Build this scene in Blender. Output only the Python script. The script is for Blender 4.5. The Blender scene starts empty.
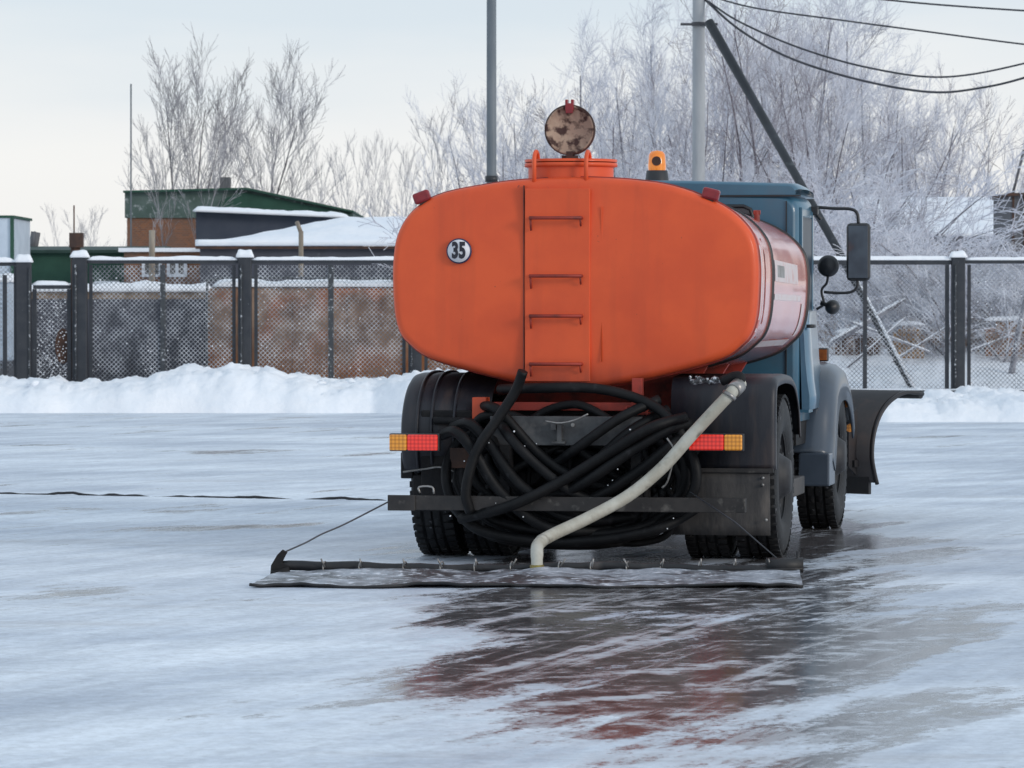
import bpy, math, random
from mathutils import Vector, Matrix, noise
random.seed(7)
PI = math.pi
R = math.radians
scene = bpy.context.scene
COL = scene.collection

# ------------------------------------------------------------------ camera
F = 4200.0; H = 1.57; PITCH = math.atan(80.0 / F)
cam_d = bpy.data.cameras.new('camera'); cam = bpy.data.objects.new('camera', cam_d); COL.objects.link(cam)
cam_d.sensor_width = 36; cam_d.lens = F / 1024 * 36
cam_d.clip_start = 0.5; cam_d.clip_end = 3000
cam.location = (0, 0, H); cam.rotation_euler = (PI / 2 - PITCH, 0, 0)
cam_d.dof.use_dof = True; cam_d.dof.focus_distance = 26; cam_d.dof.aperture_fstop = 13
scene.camera = cam

def ray(px, py):
    a = (px - 512) / F; b = -(py - 384) / F
    return Vector((a, math.cos(PITCH) + b * math.sin(PITCH), -math.sin(PITCH) + b * math.cos(PITCH)))
def at(px, py, Y):
    d = ray(px, py); return Vector((0, 0, H)) + d * (Y / d.y)
def gnd(px, py, z=0.0):
    d = ray(px, py); return Vector((0, 0, H)) + d * ((z - H) / d.z)
YAW = R(10.5)
ROOT = Vector((0.318, 25.2, 0))
YH = Vector((math.sin(YAW), math.cos(YAW), 0)); XH = Vector((math.cos(YAW), -math.sin(YAW), 0))
def T(px, py, yl):                       # a point of the truck, in its own coordinates, on its plane y = yl
    d = ray(px, py); c = Vector((0, 0, H))
    t = (yl - (c - ROOT).dot(YH)) / d.dot(YH)
    w = c + d * t - ROOT
    return Vector((w.dot(XH), yl, w.z))

# ------------------------------------------------------------------ mesh builder
class MB:
    def __init__(s): s.v = []; s.f = []; s.sm = []
    def add(s, vs, fs, smooth=False):
        o = len(s.v); s.v += [tuple(p) for p in vs]
        for f in fs: s.f.append(tuple(i + o for i in f)); s.sm.append(smooth)
    def box(s, c, size, rot=None):
        c = Vector(c); h = [x / 2 for x in size]
        vs = []
        for sx in (-1, 1):
            for sy in (-1, 1):
                for sz in (-1, 1):
                    p = Vector((sx * h[0], sy * h[1], sz * h[2]))
                    if rot: p = rot @ p
                    vs.append(c + p)
        s.add(vs, [(0, 1, 3, 2), (4, 6, 7, 5), (0, 4, 5, 1), (2, 3, 7, 6), (0, 2, 6, 4), (1, 5, 7, 3)]); return s
    def bx(s, x0, x1, y0, y1, z0, z1):
        return s.box(((x0 + x1) / 2, (y0 + y1) / 2, (z0 + z1) / 2), (abs(x1 - x0), abs(y1 - y0), abs(z1 - z0)))
    def tube(s, pts, r, n=8, cap=True, smooth=True):
        pts = [Vector(p) for p in pts]; m = len(pts)
        rs = r if isinstance(r, (list, tuple)) else [r] * m
        up = None; vs = []; fs = []
        for i, p in enumerate(pts):
            t = (pts[min(i + 1, m - 1)] - pts[max(i - 1, 0)])
            if t.length < 1e-9: t = Vector((0, 0, 1))
            t.normalize()
            if up is None:
                up = Vector((0, 0, 1)) if abs(t.z) < .9 else Vector((1, 0, 0))
            a = t.cross(up)
            if a.length < 1e-6: a = t.orthogonal()
            a.normalize(); b = a.cross(t); up = b
            for k in range(n):
                th = 2 * PI * k / n
                vs.append(p + (a * math.cos(th) + b * math.sin(th)) * rs[i])
        for i in range(m - 1):
            for k in range(n):
                k2 = (k + 1) % n
                fs.append((i * n + k, i * n + k2, (i + 1) * n + k2, (i + 1) * n + k))
        s.add(vs, fs, smooth)
        if cap:
            o = len(s.v) - len(vs)
            s.f.append(tuple(o + k for k in reversed(range(n)))); s.sm.append(False)
            s.f.append(tuple(o + (m - 1) * n + k for k in range(n))); s.sm.append(False)
        return s
    def loft(s, rings, cap=True, smooth=True, closed=True):
        n = len(rings[0]); vs = [p for r in rings for p in r]; fs = []
        for i in range(len(rings) - 1):
            for k in range(n if closed else n - 1):
                k2 = (k + 1) % n
                fs.append((i * n + k, i * n + k2, (i + 1) * n + k2, (i + 1) * n + k))
        o = len(s.v); s.add(vs, fs, smooth)
        if cap:
            s.f.append(tuple(o + k for k in reversed(range(n)))); s.sm.append(False)
            s.f.append(tuple(o + (len(rings) - 1) * n + k for k in range(n))); s.sm.append(False)
        return s
    def lathe(s, prof, c, axis='z', n=32, smooth=True, cap=False):
        rings = []
        for (r, h) in prof:
            ring = []
            for k in range(n):
                th = 2 * PI * k / n; ca = r * math.cos(th); sa = r * math.sin(th)
                ring.append(Vector(c) + (Vector((ca, sa, h)) if axis == 'z' else Vector((h, ca, sa)) if axis == 'x' else Vector((sa, h, ca))))
            rings.append(ring)
        return s.loft(rings, cap, smooth)
    def prism(s, poly, d0, d1, axis='x', smooth=False):      # poly: (a,b) pairs, extruded along axis
        def P(a, b, d): return Vector((d, a, b)) if axis == 'x' else Vector((a, d, b)) if axis == 'y' else Vector((a, b, d))
        return s.loft([[P(a, b, d0) for a, b in poly], [P(a, b, d1) for a, b in poly]], True, smooth)
    def ico(s, c, r, sq=1.0, jit=.25):
        t = (1 + 5 ** .5) / 2
        vs = [(-1, t, 0), (1, t, 0), (-1, -t, 0), (1, -t, 0), (0, -1, t), (0, 1, t), (0, -1, -t), (0, 1, -t), (t, 0, -1), (t, 0, 1), (-t, 0, -1), (-t, 0, 1)]
        fs = [(0, 11, 5), (0, 5, 1), (0, 1, 7), (0, 7, 10), (0, 10, 11), (1, 5, 9), (5, 11, 4), (11, 10, 2), (10, 7, 6), (7, 1, 8), (3, 9, 4), (3, 4, 2), (3, 2, 6), (3, 6, 8), (3, 8, 9), (4, 9, 5), (2, 4, 11), (6, 2, 10), (8, 6, 7), (9, 8, 1)]
        c = Vector(c); out = []
        for v in vs:
            q = Vector(v).normalized() * r * (1 + random.uniform(-jit, jit)); q.z *= sq; out.append(c + q)
        s.add(out, fs, True); return s
    def build(s, name, mat, parent=None, bevel=0, **props):
        me = bpy.data.meshes.new(name); me.from_pydata(s.v, [], s.f); me.update()
        me.polygons.foreach_set('use_smooth', s.sm)
        o = bpy.data.objects.new(name, me); COL.objects.link(o)
        mats = mat if isinstance(mat, (list, tuple)) else [mat]
        for m in mats: me.materials.append(m)
        if parent: o.parent = parent
        if bevel:
            b = o.modifiers.new('bevel', 'BEVEL'); b.width = bevel; b.segments = 2; b.limit_method = 'ANGLE'
        for k, v in props.items(): o[k] = v
        return o
def thing(name, label, cat, loc=(0, 0, 0), rz=0, group=None):
    o = bpy.data.objects.new(name, None); COL.objects.link(o); o.empty_display_size = .2
    o.location = loc; o.rotation_euler = (0, 0, rz); o['label'] = label; o['category'] = cat
    if group: o['group'] = group
    return o
def tag(o, label, cat, group=None):
    o['label'] = label; o['category'] = cat
    if group: o['group'] = group
    return o
def struct(o): o['kind'] = 'structure'; return o
def spline(pts, n=6):
    pts = [Vector(p) for p in pts]; out = []
    P = [pts[0] * 2 - pts[1]] + pts + [pts[-1] * 2 - pts[-2]]
    for i in range(1, len(P) - 2):
        for k in range(n):
            t = k / n; a, b, c, d = P[i - 1], P[i], P[i + 1], P[i + 2]
            out.append(.5 * ((2 * b) + (c - a) * t + (2 * a - 5 * b + 4 * c - d) * t * t + (3 * b - a - 3 * c + d) * t ** 3))
    out.append(pts[-1]); return out

# ------------------------------------------------------------------ materials
def newmat(name):
    m = bpy.data.materials.new(name); m.use_nodes = True; nt = m.node_tree; nt.nodes.clear()
    out = nt.nodes.new('ShaderNodeOutputMaterial'); b = nt.nodes.new('ShaderNodeBsdfPrincipled')
    nt.links.new(b.outputs[0], out.inputs[0]); return m, nt, b
def N(nt, t, **kw):
    n = nt.nodes.new(t)
    for k, v in kw.items(): setattr(n, k, v)
    return n
def mat(name, c1, c2=None, scale=4, rough=.5, metal=0, bump=0, bscale=None, coat=0, ramp=(.4, .6), c3=None, s3=20, r3=(.55, .7), emit=None, stretch=(1, 1, 1), rough2=None, spec=.5, trans=0):
    m, nt, b = newmat(name); L = nt.links.new
    b.inputs['Roughness'].default_value = rough; b.inputs['Metallic'].default_value = metal
    b.inputs['Coat Weight'].default_value = coat; b.inputs['Coat Roughness'].default_value = .12
    b.inputs['Specular IOR Level'].default_value = spec; b.inputs['Transmission Weight'].default_value = trans
    tc = N(nt, 'ShaderNodeTexCoord'); mp = N(nt, 'ShaderNodeMapping'); mp.inputs['Scale'].default_value = stretch
    L(tc.outputs['Object'], mp.inputs[0])
    c1 = tuple(c1) + (1,)
    if c2 is None: c2 = tuple(x * .8 for x in c1[:3])
    nz = N(nt, 'ShaderNodeTexNoise'); nz.inputs['Scale'].default_value = scale; nz.inputs['Detail'].default_value = 8; nz.inputs['Roughness'].default_value = .6
    L(mp.outputs[0], nz.inputs[0])
    rp = N(nt, 'ShaderNodeValToRGB'); rp.color_ramp.elements[0].position = ramp[0]; rp.color_ramp.elements[1].position = ramp[1]
    rp.color_ramp.elements[0].color = c1; rp.color_ramp.elements[1].color = tuple(c2) + (1,)
    L(nz.outputs[0], rp.inputs[0]); col = rp.outputs[0]
    if c3 is not None:
        n3 = N(nt, 'ShaderNodeTexNoise'); n3.inputs['Scale'].default_value = s3; n3.inputs['Detail'].default_value = 6
        L(mp.outputs[0], n3.inputs[0])
        r_ = N(nt, 'ShaderNodeMapRange'); r_.inputs[1].default_value = r3[0]; r_.inputs[2].default_value = r3[1]; L(n3.outputs[0], r_.inputs[0])
        mx = N(nt, 'ShaderNodeMix', data_type='RGBA'); L(r_.outputs[0], mx.inputs[0]); L(col, mx.inputs[6]); mx.inputs[7].default_value = tuple(c3) + (1,)
        col = mx.outputs[2]
    L(col, b.inputs['Base Color'])
    if rough2 is not None:
        r2 = N(nt, 'ShaderNodeMapRange'); r2.inputs[1].default_value = .35; r2.inputs[2].default_value = .65; r2.inputs[3].default_value = rough; r2.inputs[4].default_value = rough2
        L(nz.outputs[0], r2.inputs[0]); L(r2.outputs[0], b.inputs['Roughness'])
    if bump:
        nb = N(nt, 'ShaderNodeTexNoise'); nb.inputs['Scale'].default_value = bscale or scale * 4; nb.inputs['Detail'].default_value = 5
        L(mp.outputs[0], nb.inputs[0]); bp = N(nt, 'ShaderNodeBump'); bp.inputs['Strength'].default_value = 1; bp.inputs['Distance'].default_value = bump
        L(nb.outputs[0], bp.inputs['Height']); L(bp.outputs[0], b.inputs['Normal'])
    if emit:
        b.inputs['Emission Color'].default_value = tuple(emit[0]) + (1,); b.inputs['Emission Strength'].default_value = emit[1]
    return m
M = {}
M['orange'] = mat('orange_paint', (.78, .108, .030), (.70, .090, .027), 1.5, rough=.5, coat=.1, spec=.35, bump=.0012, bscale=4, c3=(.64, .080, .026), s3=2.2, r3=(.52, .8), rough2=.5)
M['orange_gloss'] = mat('orange_paint_shiny', (.66, .16, .115), (.58, .11, .07), 2, rough=.24, coat=.7, bump=.002, bscale=3)
M['orange_dark'] = mat('orange_paint_dirty', (.36, .04, .024), (.12, .025, .02), 9, rough=.6, ramp=(.45, .7))
M['seam'] = mat('dark_seam', (.16, .03, .02), (.07, .014, .012), 12, rough=.6)
M['white_paint_sheen'] = mat('marking_and_sheen', (.62, .53, .53), (.55, .30, .27), 9, rough=.35, ramp=(.5, .7))
M['sign'] = mat('sign_white', (.75, .75, .78), (.68, .68, .72), 20, rough=.4)
M['black_txt'] = mat('black_lettering', (.012, .012, .02), (.02, .02, .03), 20, rough=.5)
M['navyrim'] = mat('navy_rim', (.02, .025, .08), (.03, .03, .09), 20, rough=.5)
M['rusty_lid'] = mat('rusty_lid', (.34, .23, .17), (.42, .31, .23), 7, rough=.75, c3=(.05, .02, .016), s3=15, r3=(.49, .60), bump=.004)
M['rim_dark'] = mat('dark_rusty_metal', (.035, .02, .018), (.07, .03, .022), 14, rough=.7)
M['redlens'] = mat('dark_red_lens', (.26, .014, .02), (.20, .01, .016), 20, rough=.35, coat=.1)
def lens_mat(name, c, e, es):
    m, nt, b = newmat(name); L = nt.links.new
    tc = N(nt, 'ShaderNodeTexCoord'); v = N(nt, 'ShaderNodeTexVoronoi'); v.inputs['Scale'].default_value = 42; v.inputs['Randomness'].default_value = 0
    L(tc.outputs['Object'], v.inputs[0]); rp = N(nt, 'ShaderNodeValToRGB')
    rp.color_ramp.elements[0].color = (min(1, c[0] * 1.15), min(1, c[1] * 1.3 + .035), c[2] + .02, 1); rp.color_ramp.elements[1].color = tuple(x * .42 for x in c) + (1,)
    rp.color_ramp.elements[1].position = .7
    L(v.outputs['Distance'], rp.inputs[0]); L(rp.outputs[0], b.inputs['Base Color']); b.inputs['Roughness'].default_value = .3
    b.inputs['Coat Weight'].default_value = .4
    L(rp.outputs[0], b.inputs['Emission Color']); b.inputs['Emission Strength'].default_value = es
    return m
M['tail_red'] = lens_mat('red_lens', (.80, .015, .012), None, .5)
M['tail_amber'] = lens_mat('amber_lens', (.75, .26, .02), None, .35)
M['beacon'] = mat('amber_beacon', (.85, .3, .02), (.75, .22, .02), 12, rough=.15, coat=.6, trans=.35, emit=((.8, .25, .02), .25))
M['black'] = mat('black_plastic', (.02, .021, .024), (.03, .03, .033), 10, rough=.45)
M['rubber'] = mat('black_rubber', (.008, .009, .012), (.018, .017, .018), 6, rough=.55, c3=(.08, .07, .065), s3=5, r3=(.6, .8), bump=.002, bscale=40)
M['hose'] = mat('black_hose', (.0045, .005, .006), (.009, .009, .010), 8, rough=.55, spec=.22, c3=(.03, .03, .033), s3=14, r3=(.62, .8), bump=.001, bscale=60)
M['guard'] = mat('black_mudguard', (.016, .017, .024), (.024, .024, .03), 3, rough=.45, spec=.4, c3=(.06, .045, .042), s3=4, r3=(.52, .8), bump=.003, bscale=6, stretch=(3, 1, .6))
M['flap'] = mat('muddy_flap', (.035, .034, .036), (.065, .06, .058), 4, rough=.7, c3=(.12, .105, .095), s3=5, r3=(.6, .85), bump=.004, stretch=(2, 1, .7))
M['beam'] = mat('dirty_steel', (.018, .016, .016), (.036, .031, .029), 6, rough=.6, c3=(.12, .11, .1), s3=16, r3=(.6, .78), bump=.002)
M['chassis'] = mat('black_chassis', (.007, .007, .009), (.014, .013, .013), 6, rough=.7, spec=.3, c3=(.05, .045, .042), s3=9, r3=(.64, .8), bump=.004)
M['plate'] = mat('grimy_plate', (.075, .077, .08), (.035, .035, .038), 7, rough=.55, c3=(.13, .12, .115), s3=8, r3=(.58, .75))
M['steel'] = mat('bare_steel', (.35, .34, .33), (.2, .19, .18), 12, rough=.4, metal=.6)
M['whitehose'] = mat('grubby_white_hose', (.50, .49, .43), (.38, .36, .30), 6, rough=.6, c3=(.16, .14, .11), s3=9, r3=(.56, .74), bump=.003, bscale=30)
M['blue'] = mat('blue_cab_paint', (.048, .150, .225), (.040, .125, .195), 2, rough=.35, coat=.4, c3=(.07, .12, .17), s3=3, r3=(.5, .8), bump=.0015, bscale=4)
M['blue_sheen'] = mat('blue_paint_sky_sheen', (.11, .21, .30), (.08, .16, .24), 3, rough=.28, coat=.6, bump=.004, bscale=5)  # cab blue made paler: sky reflection on the side put into the colour
M['fender'] = mat('grey_blue_fender', (.045, .062, .088), (.034, .048, .07), 3, rough=.4, coat=.3, c3=(.04, .045, .05), s3=4, r3=(.55, .75))
M['glass'] = mat('dark_glass', (.015, .02, .028), (.02, .025, .03), 3, rough=.06, coat=1)
M['tint'] = mat('tinted_side_glass', (.02, .035, .055), (.03, .045, .065), 3, rough=.35, spec=.1)
M['mirror'] = mat('mirror_glass', (.07, .09, .12), (.045, .055, .075), 4, rough=.12, metal=.9, c3=(.14, .07, .05), s3=4, r3=(.58, .8))  # blue base and warm patches paint a reflection into the glass
M['plow'] = mat('black_plow_steel', (.014, .014, .017), (.026, .022, .024), 3, rough=.5, c3=(.055, .035, .03), s3=4, r3=(.58, .8), bump=.003)
M['rust'] = mat('rusty_steel', (.13, .07, .045), (.34, .22, .15), 1.3, rough=.85, ramp=(.35,.65), c3=(.30, .10, .04), s3=1.8, r3=(.5, .66), bump=.01)
M['brownrust'] = mat('rust_brown', (.09, .045, .03), (.05, .03, .025), 6, rough=.85)
M['snow'] = mat('snow', (.90, .91, .94), (.84, .87, .92), 1.5, rough=.7, bump=.03, bscale=5, spec=.3)
M['snowcap'] = mat('snow_cap', (.90, .91, .94), (.86, .88, .92), 4, rough=.7, bump=.01, bscale=14, spec=.3)
M['post'] = mat('dark_fence_paint', (.022, .026, .034), (.035, .038, .045), 5, rough=.6, c3=(.4, .42, .45), s3=22, r3=(.72, .78))
M['postthin'] = mat('frosty_fence_post', (.035, .04, .048), (.05, .055, .06), 5, rough=.6, c3=(.6, .62, .66), s3=24, r3=(.58, .70))
M['wire'] = mat('frosted_wire', (.16, .17, .19), (.72, .74, .78), 3, rough=.6, ramp=(.40, .62))
M['wiredark'] = mat('dark_cable', (.04, .042, .05), (.06, .06, .07), 3, rough=.6)
M['green'] = mat('dark_green_sheet', (.014, .06, .038), (.02, .075, .048), 3, rough=.7)
M['greenpale'] = mat('faded_green_sheet', (.06, .095, .08), (.10, .14, .125), 2.5, rough=.8, c3=(.3, .33, .33), s3=9, r3=(.6, .72))
M['brick'] = None
M['navy'] = mat('dark_slate_wall', (.045, .055, .08), (.06, .07, .095), 1.5, rough=.8)
M['darkwall'] = mat('dark_wall', (.055, .057, .072), (.07, .072, .09), 1.5, rough=.85, c3=(.13, .13, .15), s3=9, r3=(.66, .85))
M['tanwall'] = mat('brown_board', (.30, .22, .15), (.2, .14, .10), 3, rough=.85)
M['palewall'] = mat('pale_wall', (.55, .62, .70), (.48, .55, .63), 2, rough=.8)
M['wood'] = mat('weathered_wood', (.42, .25, .12), (.26, .17, .11), 4, rough=.85, stretch=(3, 3, .5))
M['postwood'] = mat('pale_post_wood', (.36, .31, .25), (.24, .20, .16), 4, rough=.85, stretch=(3, 3, .5))
M['greywood'] = mat('grey_wood', (.16, .16, .17), (.10, .10, .11), 6, rough=.85, stretch=(4, 4, .5))
M['concrete'] = mat('grey_concrete_pole', (.42, .43, .44), (.34, .35, .37), 3, rough=.8, stretch=(2, 2, .3))
M['steelpole'] = mat('grey_steel_pole', (.17, .19, .21), (.13, .15, .17), 3, rough=.6, stretch=(2, 2, .3))
M['brace'] = mat('dark_brace_pole', (.018, .021, .026), (.028, .032, .04), 3, rough=.5, c3=(.09, .1, .11), s3=7, r3=(.6, .8))
M['bark'] = mat('dark_bark', (.10, .09, .09), (.18, .17, .18), 5, rough=.9, stretch=(2, 2, .6))
M['twig'] = mat('brown_twigs', (.22, .21, .22), (.50, .49, .52), 1.0, rough=.9)
M['faint'] = mat('pale_bark', (.30, .29, .31), (.45, .44, .47), 3, rough=.9)
M['frostbark'] = mat('frosted_bark', (.12, .11, .125), (.34, .34, .38), 2.5, rough=.9)
M['frost'] = mat('frosted_twigs', (.60, .61, .68), (.86, .87, .93), .8, rough=.9, c3=(.22, .19, .22), s3=.8, r3=(.52, .68))
M['brownbush'] = mat('brown_bush_twigs', (.28, .18, .13), (.5, .42, .38), 1.2, rough=.9)
def grime_shade(m, z0, z1, dark, streaks=.25):
    nt = m.node_tree; L = nt.links.new; b = [n for n in nt.nodes if n.type == 'BSDF_PRINCIPLED'][0]; src = b.inputs['Base Color'].links[0].from_socket
    tc = N(nt, 'ShaderNodeTexCoord'); sp = N(nt, 'ShaderNodeSeparateXYZ'); L(tc.outputs['Object'], sp.inputs[0])
    a = N(nt, 'ShaderNodeMapRange'); a.interpolation_type = 'SMOOTHSTEP'; a.inputs[1].default_value = z1; a.inputs[2].default_value = z0; L(sp.outputs[2], a.inputs[0])
    mp = N(nt, 'ShaderNodeMapping'); mp.inputs['Scale'].default_value = (9, 9, .7); L(tc.outputs['Object'], mp.inputs[0])
    n1 = N(nt, 'ShaderNodeTexNoise'); n1.inputs['Scale'].default_value = 1; n1.inputs['Detail'].default_value = 7; L(mp.outputs[0], n1.inputs[0])
    st = N(nt, 'ShaderNodeMapRange'); st.inputs[1].default_value = .52; st.inputs[2].default_value = .78; st.inputs[4].default_value = streaks; L(n1.outputs[0], st.inputs[0])
    n2 = N(nt, 'ShaderNodeTexNoise'); n2.inputs['Scale'].default_value = 34; n2.inputs['Detail'].default_value = 3; L(tc.outputs['Object'], n2.inputs[0])
    ch = N(nt, 'ShaderNodeMapRange'); ch.inputs[1].default_value = .74; ch.inputs[2].default_value = .77; ch.inputs[4].default_value = .7; L(n2.outputs[0], ch.inputs[0])
    am = N(nt, 'ShaderNodeMath', operation='MULTIPLY'); L(a.outputs[0], am.inputs[0]); nn = N(nt, 'ShaderNodeMapRange'); nn.inputs[1].default_value = .3; nn.inputs[2].default_value = .7; nn.inputs[3].default_value = .35; nn.inputs[4].default_value = .85; L(n1.outputs[0], nn.inputs[0]); L(nn.outputs[0], am.inputs[1])
    m1 = N(nt, 'ShaderNodeMath', operation='MAXIMUM'); L(am.outputs[0], m1.inputs[0]); L(st.outputs[0], m1.inputs[1]); m2 = N(nt, 'ShaderNodeMath', operation='MAXIMUM'); L(m1.outputs[0], m2.inputs[0]); L(ch.outputs[0], m2.inputs[1])
    mx = N(nt, 'ShaderNodeMix', data_type='RGBA'); L(m2.outputs[0], mx.inputs[0]); L(src, mx.inputs[6]); mx.inputs[7].default_value = tuple(dark) + (1,); L(mx.outputs[2], b.inputs['Base Color'])
grime_shade(M['orange'], 1.05, 1.30, (.26, .045, .028), .22)
grime_shade(M['rust'], -.05, .75, (.36, .13, .035), .06)
grime_shade(M['darkwall'], -.1, 1.1, (.026, .024, .028), .05)
grime_shade(M['orange_gloss'], 1.08, 1.46, (.06, .028, .026), .25)  # tank's dark lower edge: dirt, with shadow also put into the colour
# brick
def brick_mat():
    m, nt, b = newmat('brick_wall'); L = nt.links.new
    tc = N(nt, 'ShaderNodeTexCoord'); sp = N(nt, 'ShaderNodeSeparateXYZ'); cb = N(nt, 'ShaderNodeCombineXYZ'); L(tc.outputs['Object'], sp.inputs[0])
    ad = N(nt, 'ShaderNodeMath', operation='ADD'); L(sp.outputs[0], ad.inputs[0]); L(sp.outputs[1], ad.inputs[1])
    L(ad.outputs[0], cb.inputs[0]); L(sp.outputs[2], cb.inputs[1])
    br = N(nt, 'ShaderNodeTexBrick'); br.inputs['Scale'].default_value = 6; br.inputs['Color1'].default_value = (.26, .105, .05, 1); br.inputs['Color2'].default_value = (.17, .08, .05, 1); br.inputs['Mortar'].default_value = (.22, .17, .14, 1)
    L(cb.outputs[0], br.inputs[0])
    nz = N(nt, 'ShaderNodeTexNoise'); nz.inputs['Scale'].default_value = 1.4; nz.inputs['Detail'].default_value = 6; L(tc.outputs['Object'], nz.inputs[0])
    mx = N(nt, 'ShaderNodeMix', data_type='RGBA'); rr = N(nt, 'ShaderNodeMapRange'); rr.inputs[1].default_value = .45; rr.inputs[2].default_value = .7; L(nz.outputs[0], rr.inputs[0])
    L(rr.outputs[0], mx.inputs[0]); L(br.outputs[0], mx.inputs[6]); mx.inputs[7].default_value = (.16, .11, .09, 1)
    L(mx.outputs[2], b.inputs['Base Color']); b.inputs['Roughness'].default_value = .9; b.inputs['Specular IOR Level'].default_value = .2; return m
M['brick'] = brick_mat()

# ---- the ice-covered lot
def lot_mat():
    m, nt, b = newmat('wet_icy_asphalt'); L = nt.links.new
    g = N(nt, 'ShaderNodeNewGeometry')
    def mapping(scale, rot=0, loc=(0, 0, 0)):
        mp = N(nt, 'ShaderNodeMapping'); mp.vector_type = 'TEXTURE'; mp.inputs['Scale'].default_value = (1 / scale[0], 1 / scale[1], 1000); mp.inputs['Rotation'].default_value = (0, 0, rot); mp.inputs['Location'].default_value = loc
        L(g.outputs['Position'], mp.inputs[0]); return mp.outputs[0]
    def noise_(vec, sc, det=8, ro=.6, dist=0):
        n = N(nt, 'ShaderNodeTexNoise'); n.inputs['Scale'].default_value = sc; n.inputs['Detail'].default_value = det; n.inputs['Roughness'].default_value = ro; n.inputs['Distortion'].default_value = dist
        L(vec, n.inputs[0]); return n.outputs[0]
    def mth(op, a, b_=None, c=None, clamp=False):
        n = N(nt, 'ShaderNodeMath', operation=op); n.use_clamp = clamp
        for i, v in enumerate((a, b_, c)):
            if v is None: continue
            if isinstance(v, (int, float)): n.inputs[i].default_value = v
            else: L(v, n.inputs[i])
        return n.outputs[0]
    def mr(v, a, b_, c=0, d=1, smooth=True):
        n = N(nt, 'ShaderNodeMapRange'); n.interpolation_type = 'SMOOTHSTEP' if smooth else 'LINEAR'
        n.inputs[1].default_value = a; n.inputs[2].default_value = b_; n.inputs[3].default_value = c; n.inputs[4].default_value = d
        L(v, n.inputs[0]); return n.outputs[0]
    def mix(f, a, b_):
        n = N(nt, 'ShaderNodeMix', data_type='RGBA'); L(f, n.inputs[0])
        for i, v in ((6, a), (7, b_)):
            if isinstance(v, tuple): n.inputs[i].default_value = v + (1,)
            else: L(v, n.inputs[i])
        return n.outputs[2]
    def blob(cx, cy, rx, ry, rot=0):
        mp = N(nt, 'ShaderNodeMapping'); mp.vector_type = 'TEXTURE'
        mp.inputs['Location'].default_value = (cx, cy, 0); mp.inputs['Rotation'].default_value = (0, 0, rot); mp.inputs['Scale'].default_value = (rx, ry, 1)
        L(g.outputs['Position'], mp.inputs[0]); gr = N(nt, 'ShaderNodeTexGradient', gradient_type='SPHERICAL'); L(mp.outputs[0], gr.inputs[0]); return gr.outputs[0]
    iso = mapping((1, 1, 0)); trk = mapping((1.0, .16, 0), R(-22)); trk2 = mapping((1.0, .12, 0), R(-42)); scr = mapping((1.0, .05, 0), R(-17))
    wide = mapping((.35, 1, 0), R(4))
    nA = noise_(iso, .42, 7, .55, .3); nB = noise_(trk, 1.5, 8, .62, .2); nC = noise_(iso, 5, 8, .7); nD = noise_(wide, .5, 8, .6, .4); nE = noise_(trk2, 2.2, 7, .65)
    fine = noise_(iso, 28, 5, .7); nS = noise_(scr, 9, 5, .65)
    # wetness: a pool where the truck sprays and has just driven, plus loose patches elsewhere
    pool = mth('MAXIMUM', mth('MULTIPLY', blob(.92, 20.5, 1.85, 8.5, R(-3)), 1.5), mth('MULTIPLY', blob(1.15, 27.5, 2.3, 5.5, R(-10)), 1.6))
    pool = mth('MINIMUM', pool, .8)
    pool = mth('MAXIMUM', pool, mth('MULTIPLY', blob(-1.85, 29.6, .75, 1.5, R(-60)), .9))
    pool = mth('SUBTRACT', pool, mth('MULTIPLY', blob(-1.6, 17.8, 1.5, 4.5), .8))
    s = mth('ADD', mth('MULTIPLY', nA, .30), mth('MULTIPLY', nB, .42))
    s = mth('ADD', s, mth('MULTIPLY', nC, .12)); s = mth('ADD', s, mth('MULTIPLY', nE, .22)); s = mth('ADD', s, mth('MULTIPLY', fine, .05))
    s = mth('MULTIPLY_ADD', s, 2.4, -.777)
    w = mth('ADD', s, mth('MULTIPLY_ADD', pool, .36, -.045))
    wet = mr(mth('ADD', w, mth('MULTIPLY_ADD', fine, .16, -.08)), .64, .735)
    # ice: thin translucent film showing grey asphalt, against frosty white
    thick = mr(mth('ADD', mth('MULTIPLY', nD, .36), mth('ADD', mth('MULTIPLY', nC, .12), mth('ADD', mth('MULTIPLY', nB, .30), mth('MULTIPLY', nE, .22)))), .37, .64)
    grain = noise_(iso, 11, 6, .7)
    ice = mix(thick, (.42, .47, .555), (.86, .91, .97))
    grit = mr(noise_(iso, 52, 2, .5), .70, .74)
    ice = mix(mth('MULTIPLY', grit, .55), ice, (.16, .14, .13))
    gm = N(nt, 'ShaderNodeVectorMath', operation='SCALE'); L(ice, gm.inputs[0]); L(mr(mth('ADD', mth('MULTIPLY', grain, .4), mth('ADD', mth('MULTIPLY', fine, .35), mth('MULTIPLY', nS, .25))), .38, .60, .80, 1.1), gm.inputs['Scale']); ice = gm.outputs[0]
    dirty = mr(noise_(mapping((.25, 1, 0), 0, (3, 7, 0)), .9, 8, .65), .57, .72)
    ice = mix(mth('MULTIPLY', dirty, .45), ice, (.36, .335, .33))
    spark = mr(noise_(iso, 16, 6, .75), .6, .72)
    ice = mix(mth('MULTIPLY', spark, .55), ice, (.80, .87, .95))
    wetc = mix(mr(nC, .35, .65), (.07, .064, .066), (.16, .148, .15))
    fl0 = mr(nS, .54, .66)
    fl = mr(mth('ADD', mth('MULTIPLY', nC, .5), mth('MULTIPLY', nE, .5)), .50, .62)
    fl = mth('MAXIMUM', fl, mth('MULTIPLY', fl0, .6))
    trk_n = mr(mth('ADD', mth('MULTIPLY', nS, .55), mth('MULTIPLY', nC, .45)), .44, .58)
    tr = None
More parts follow.
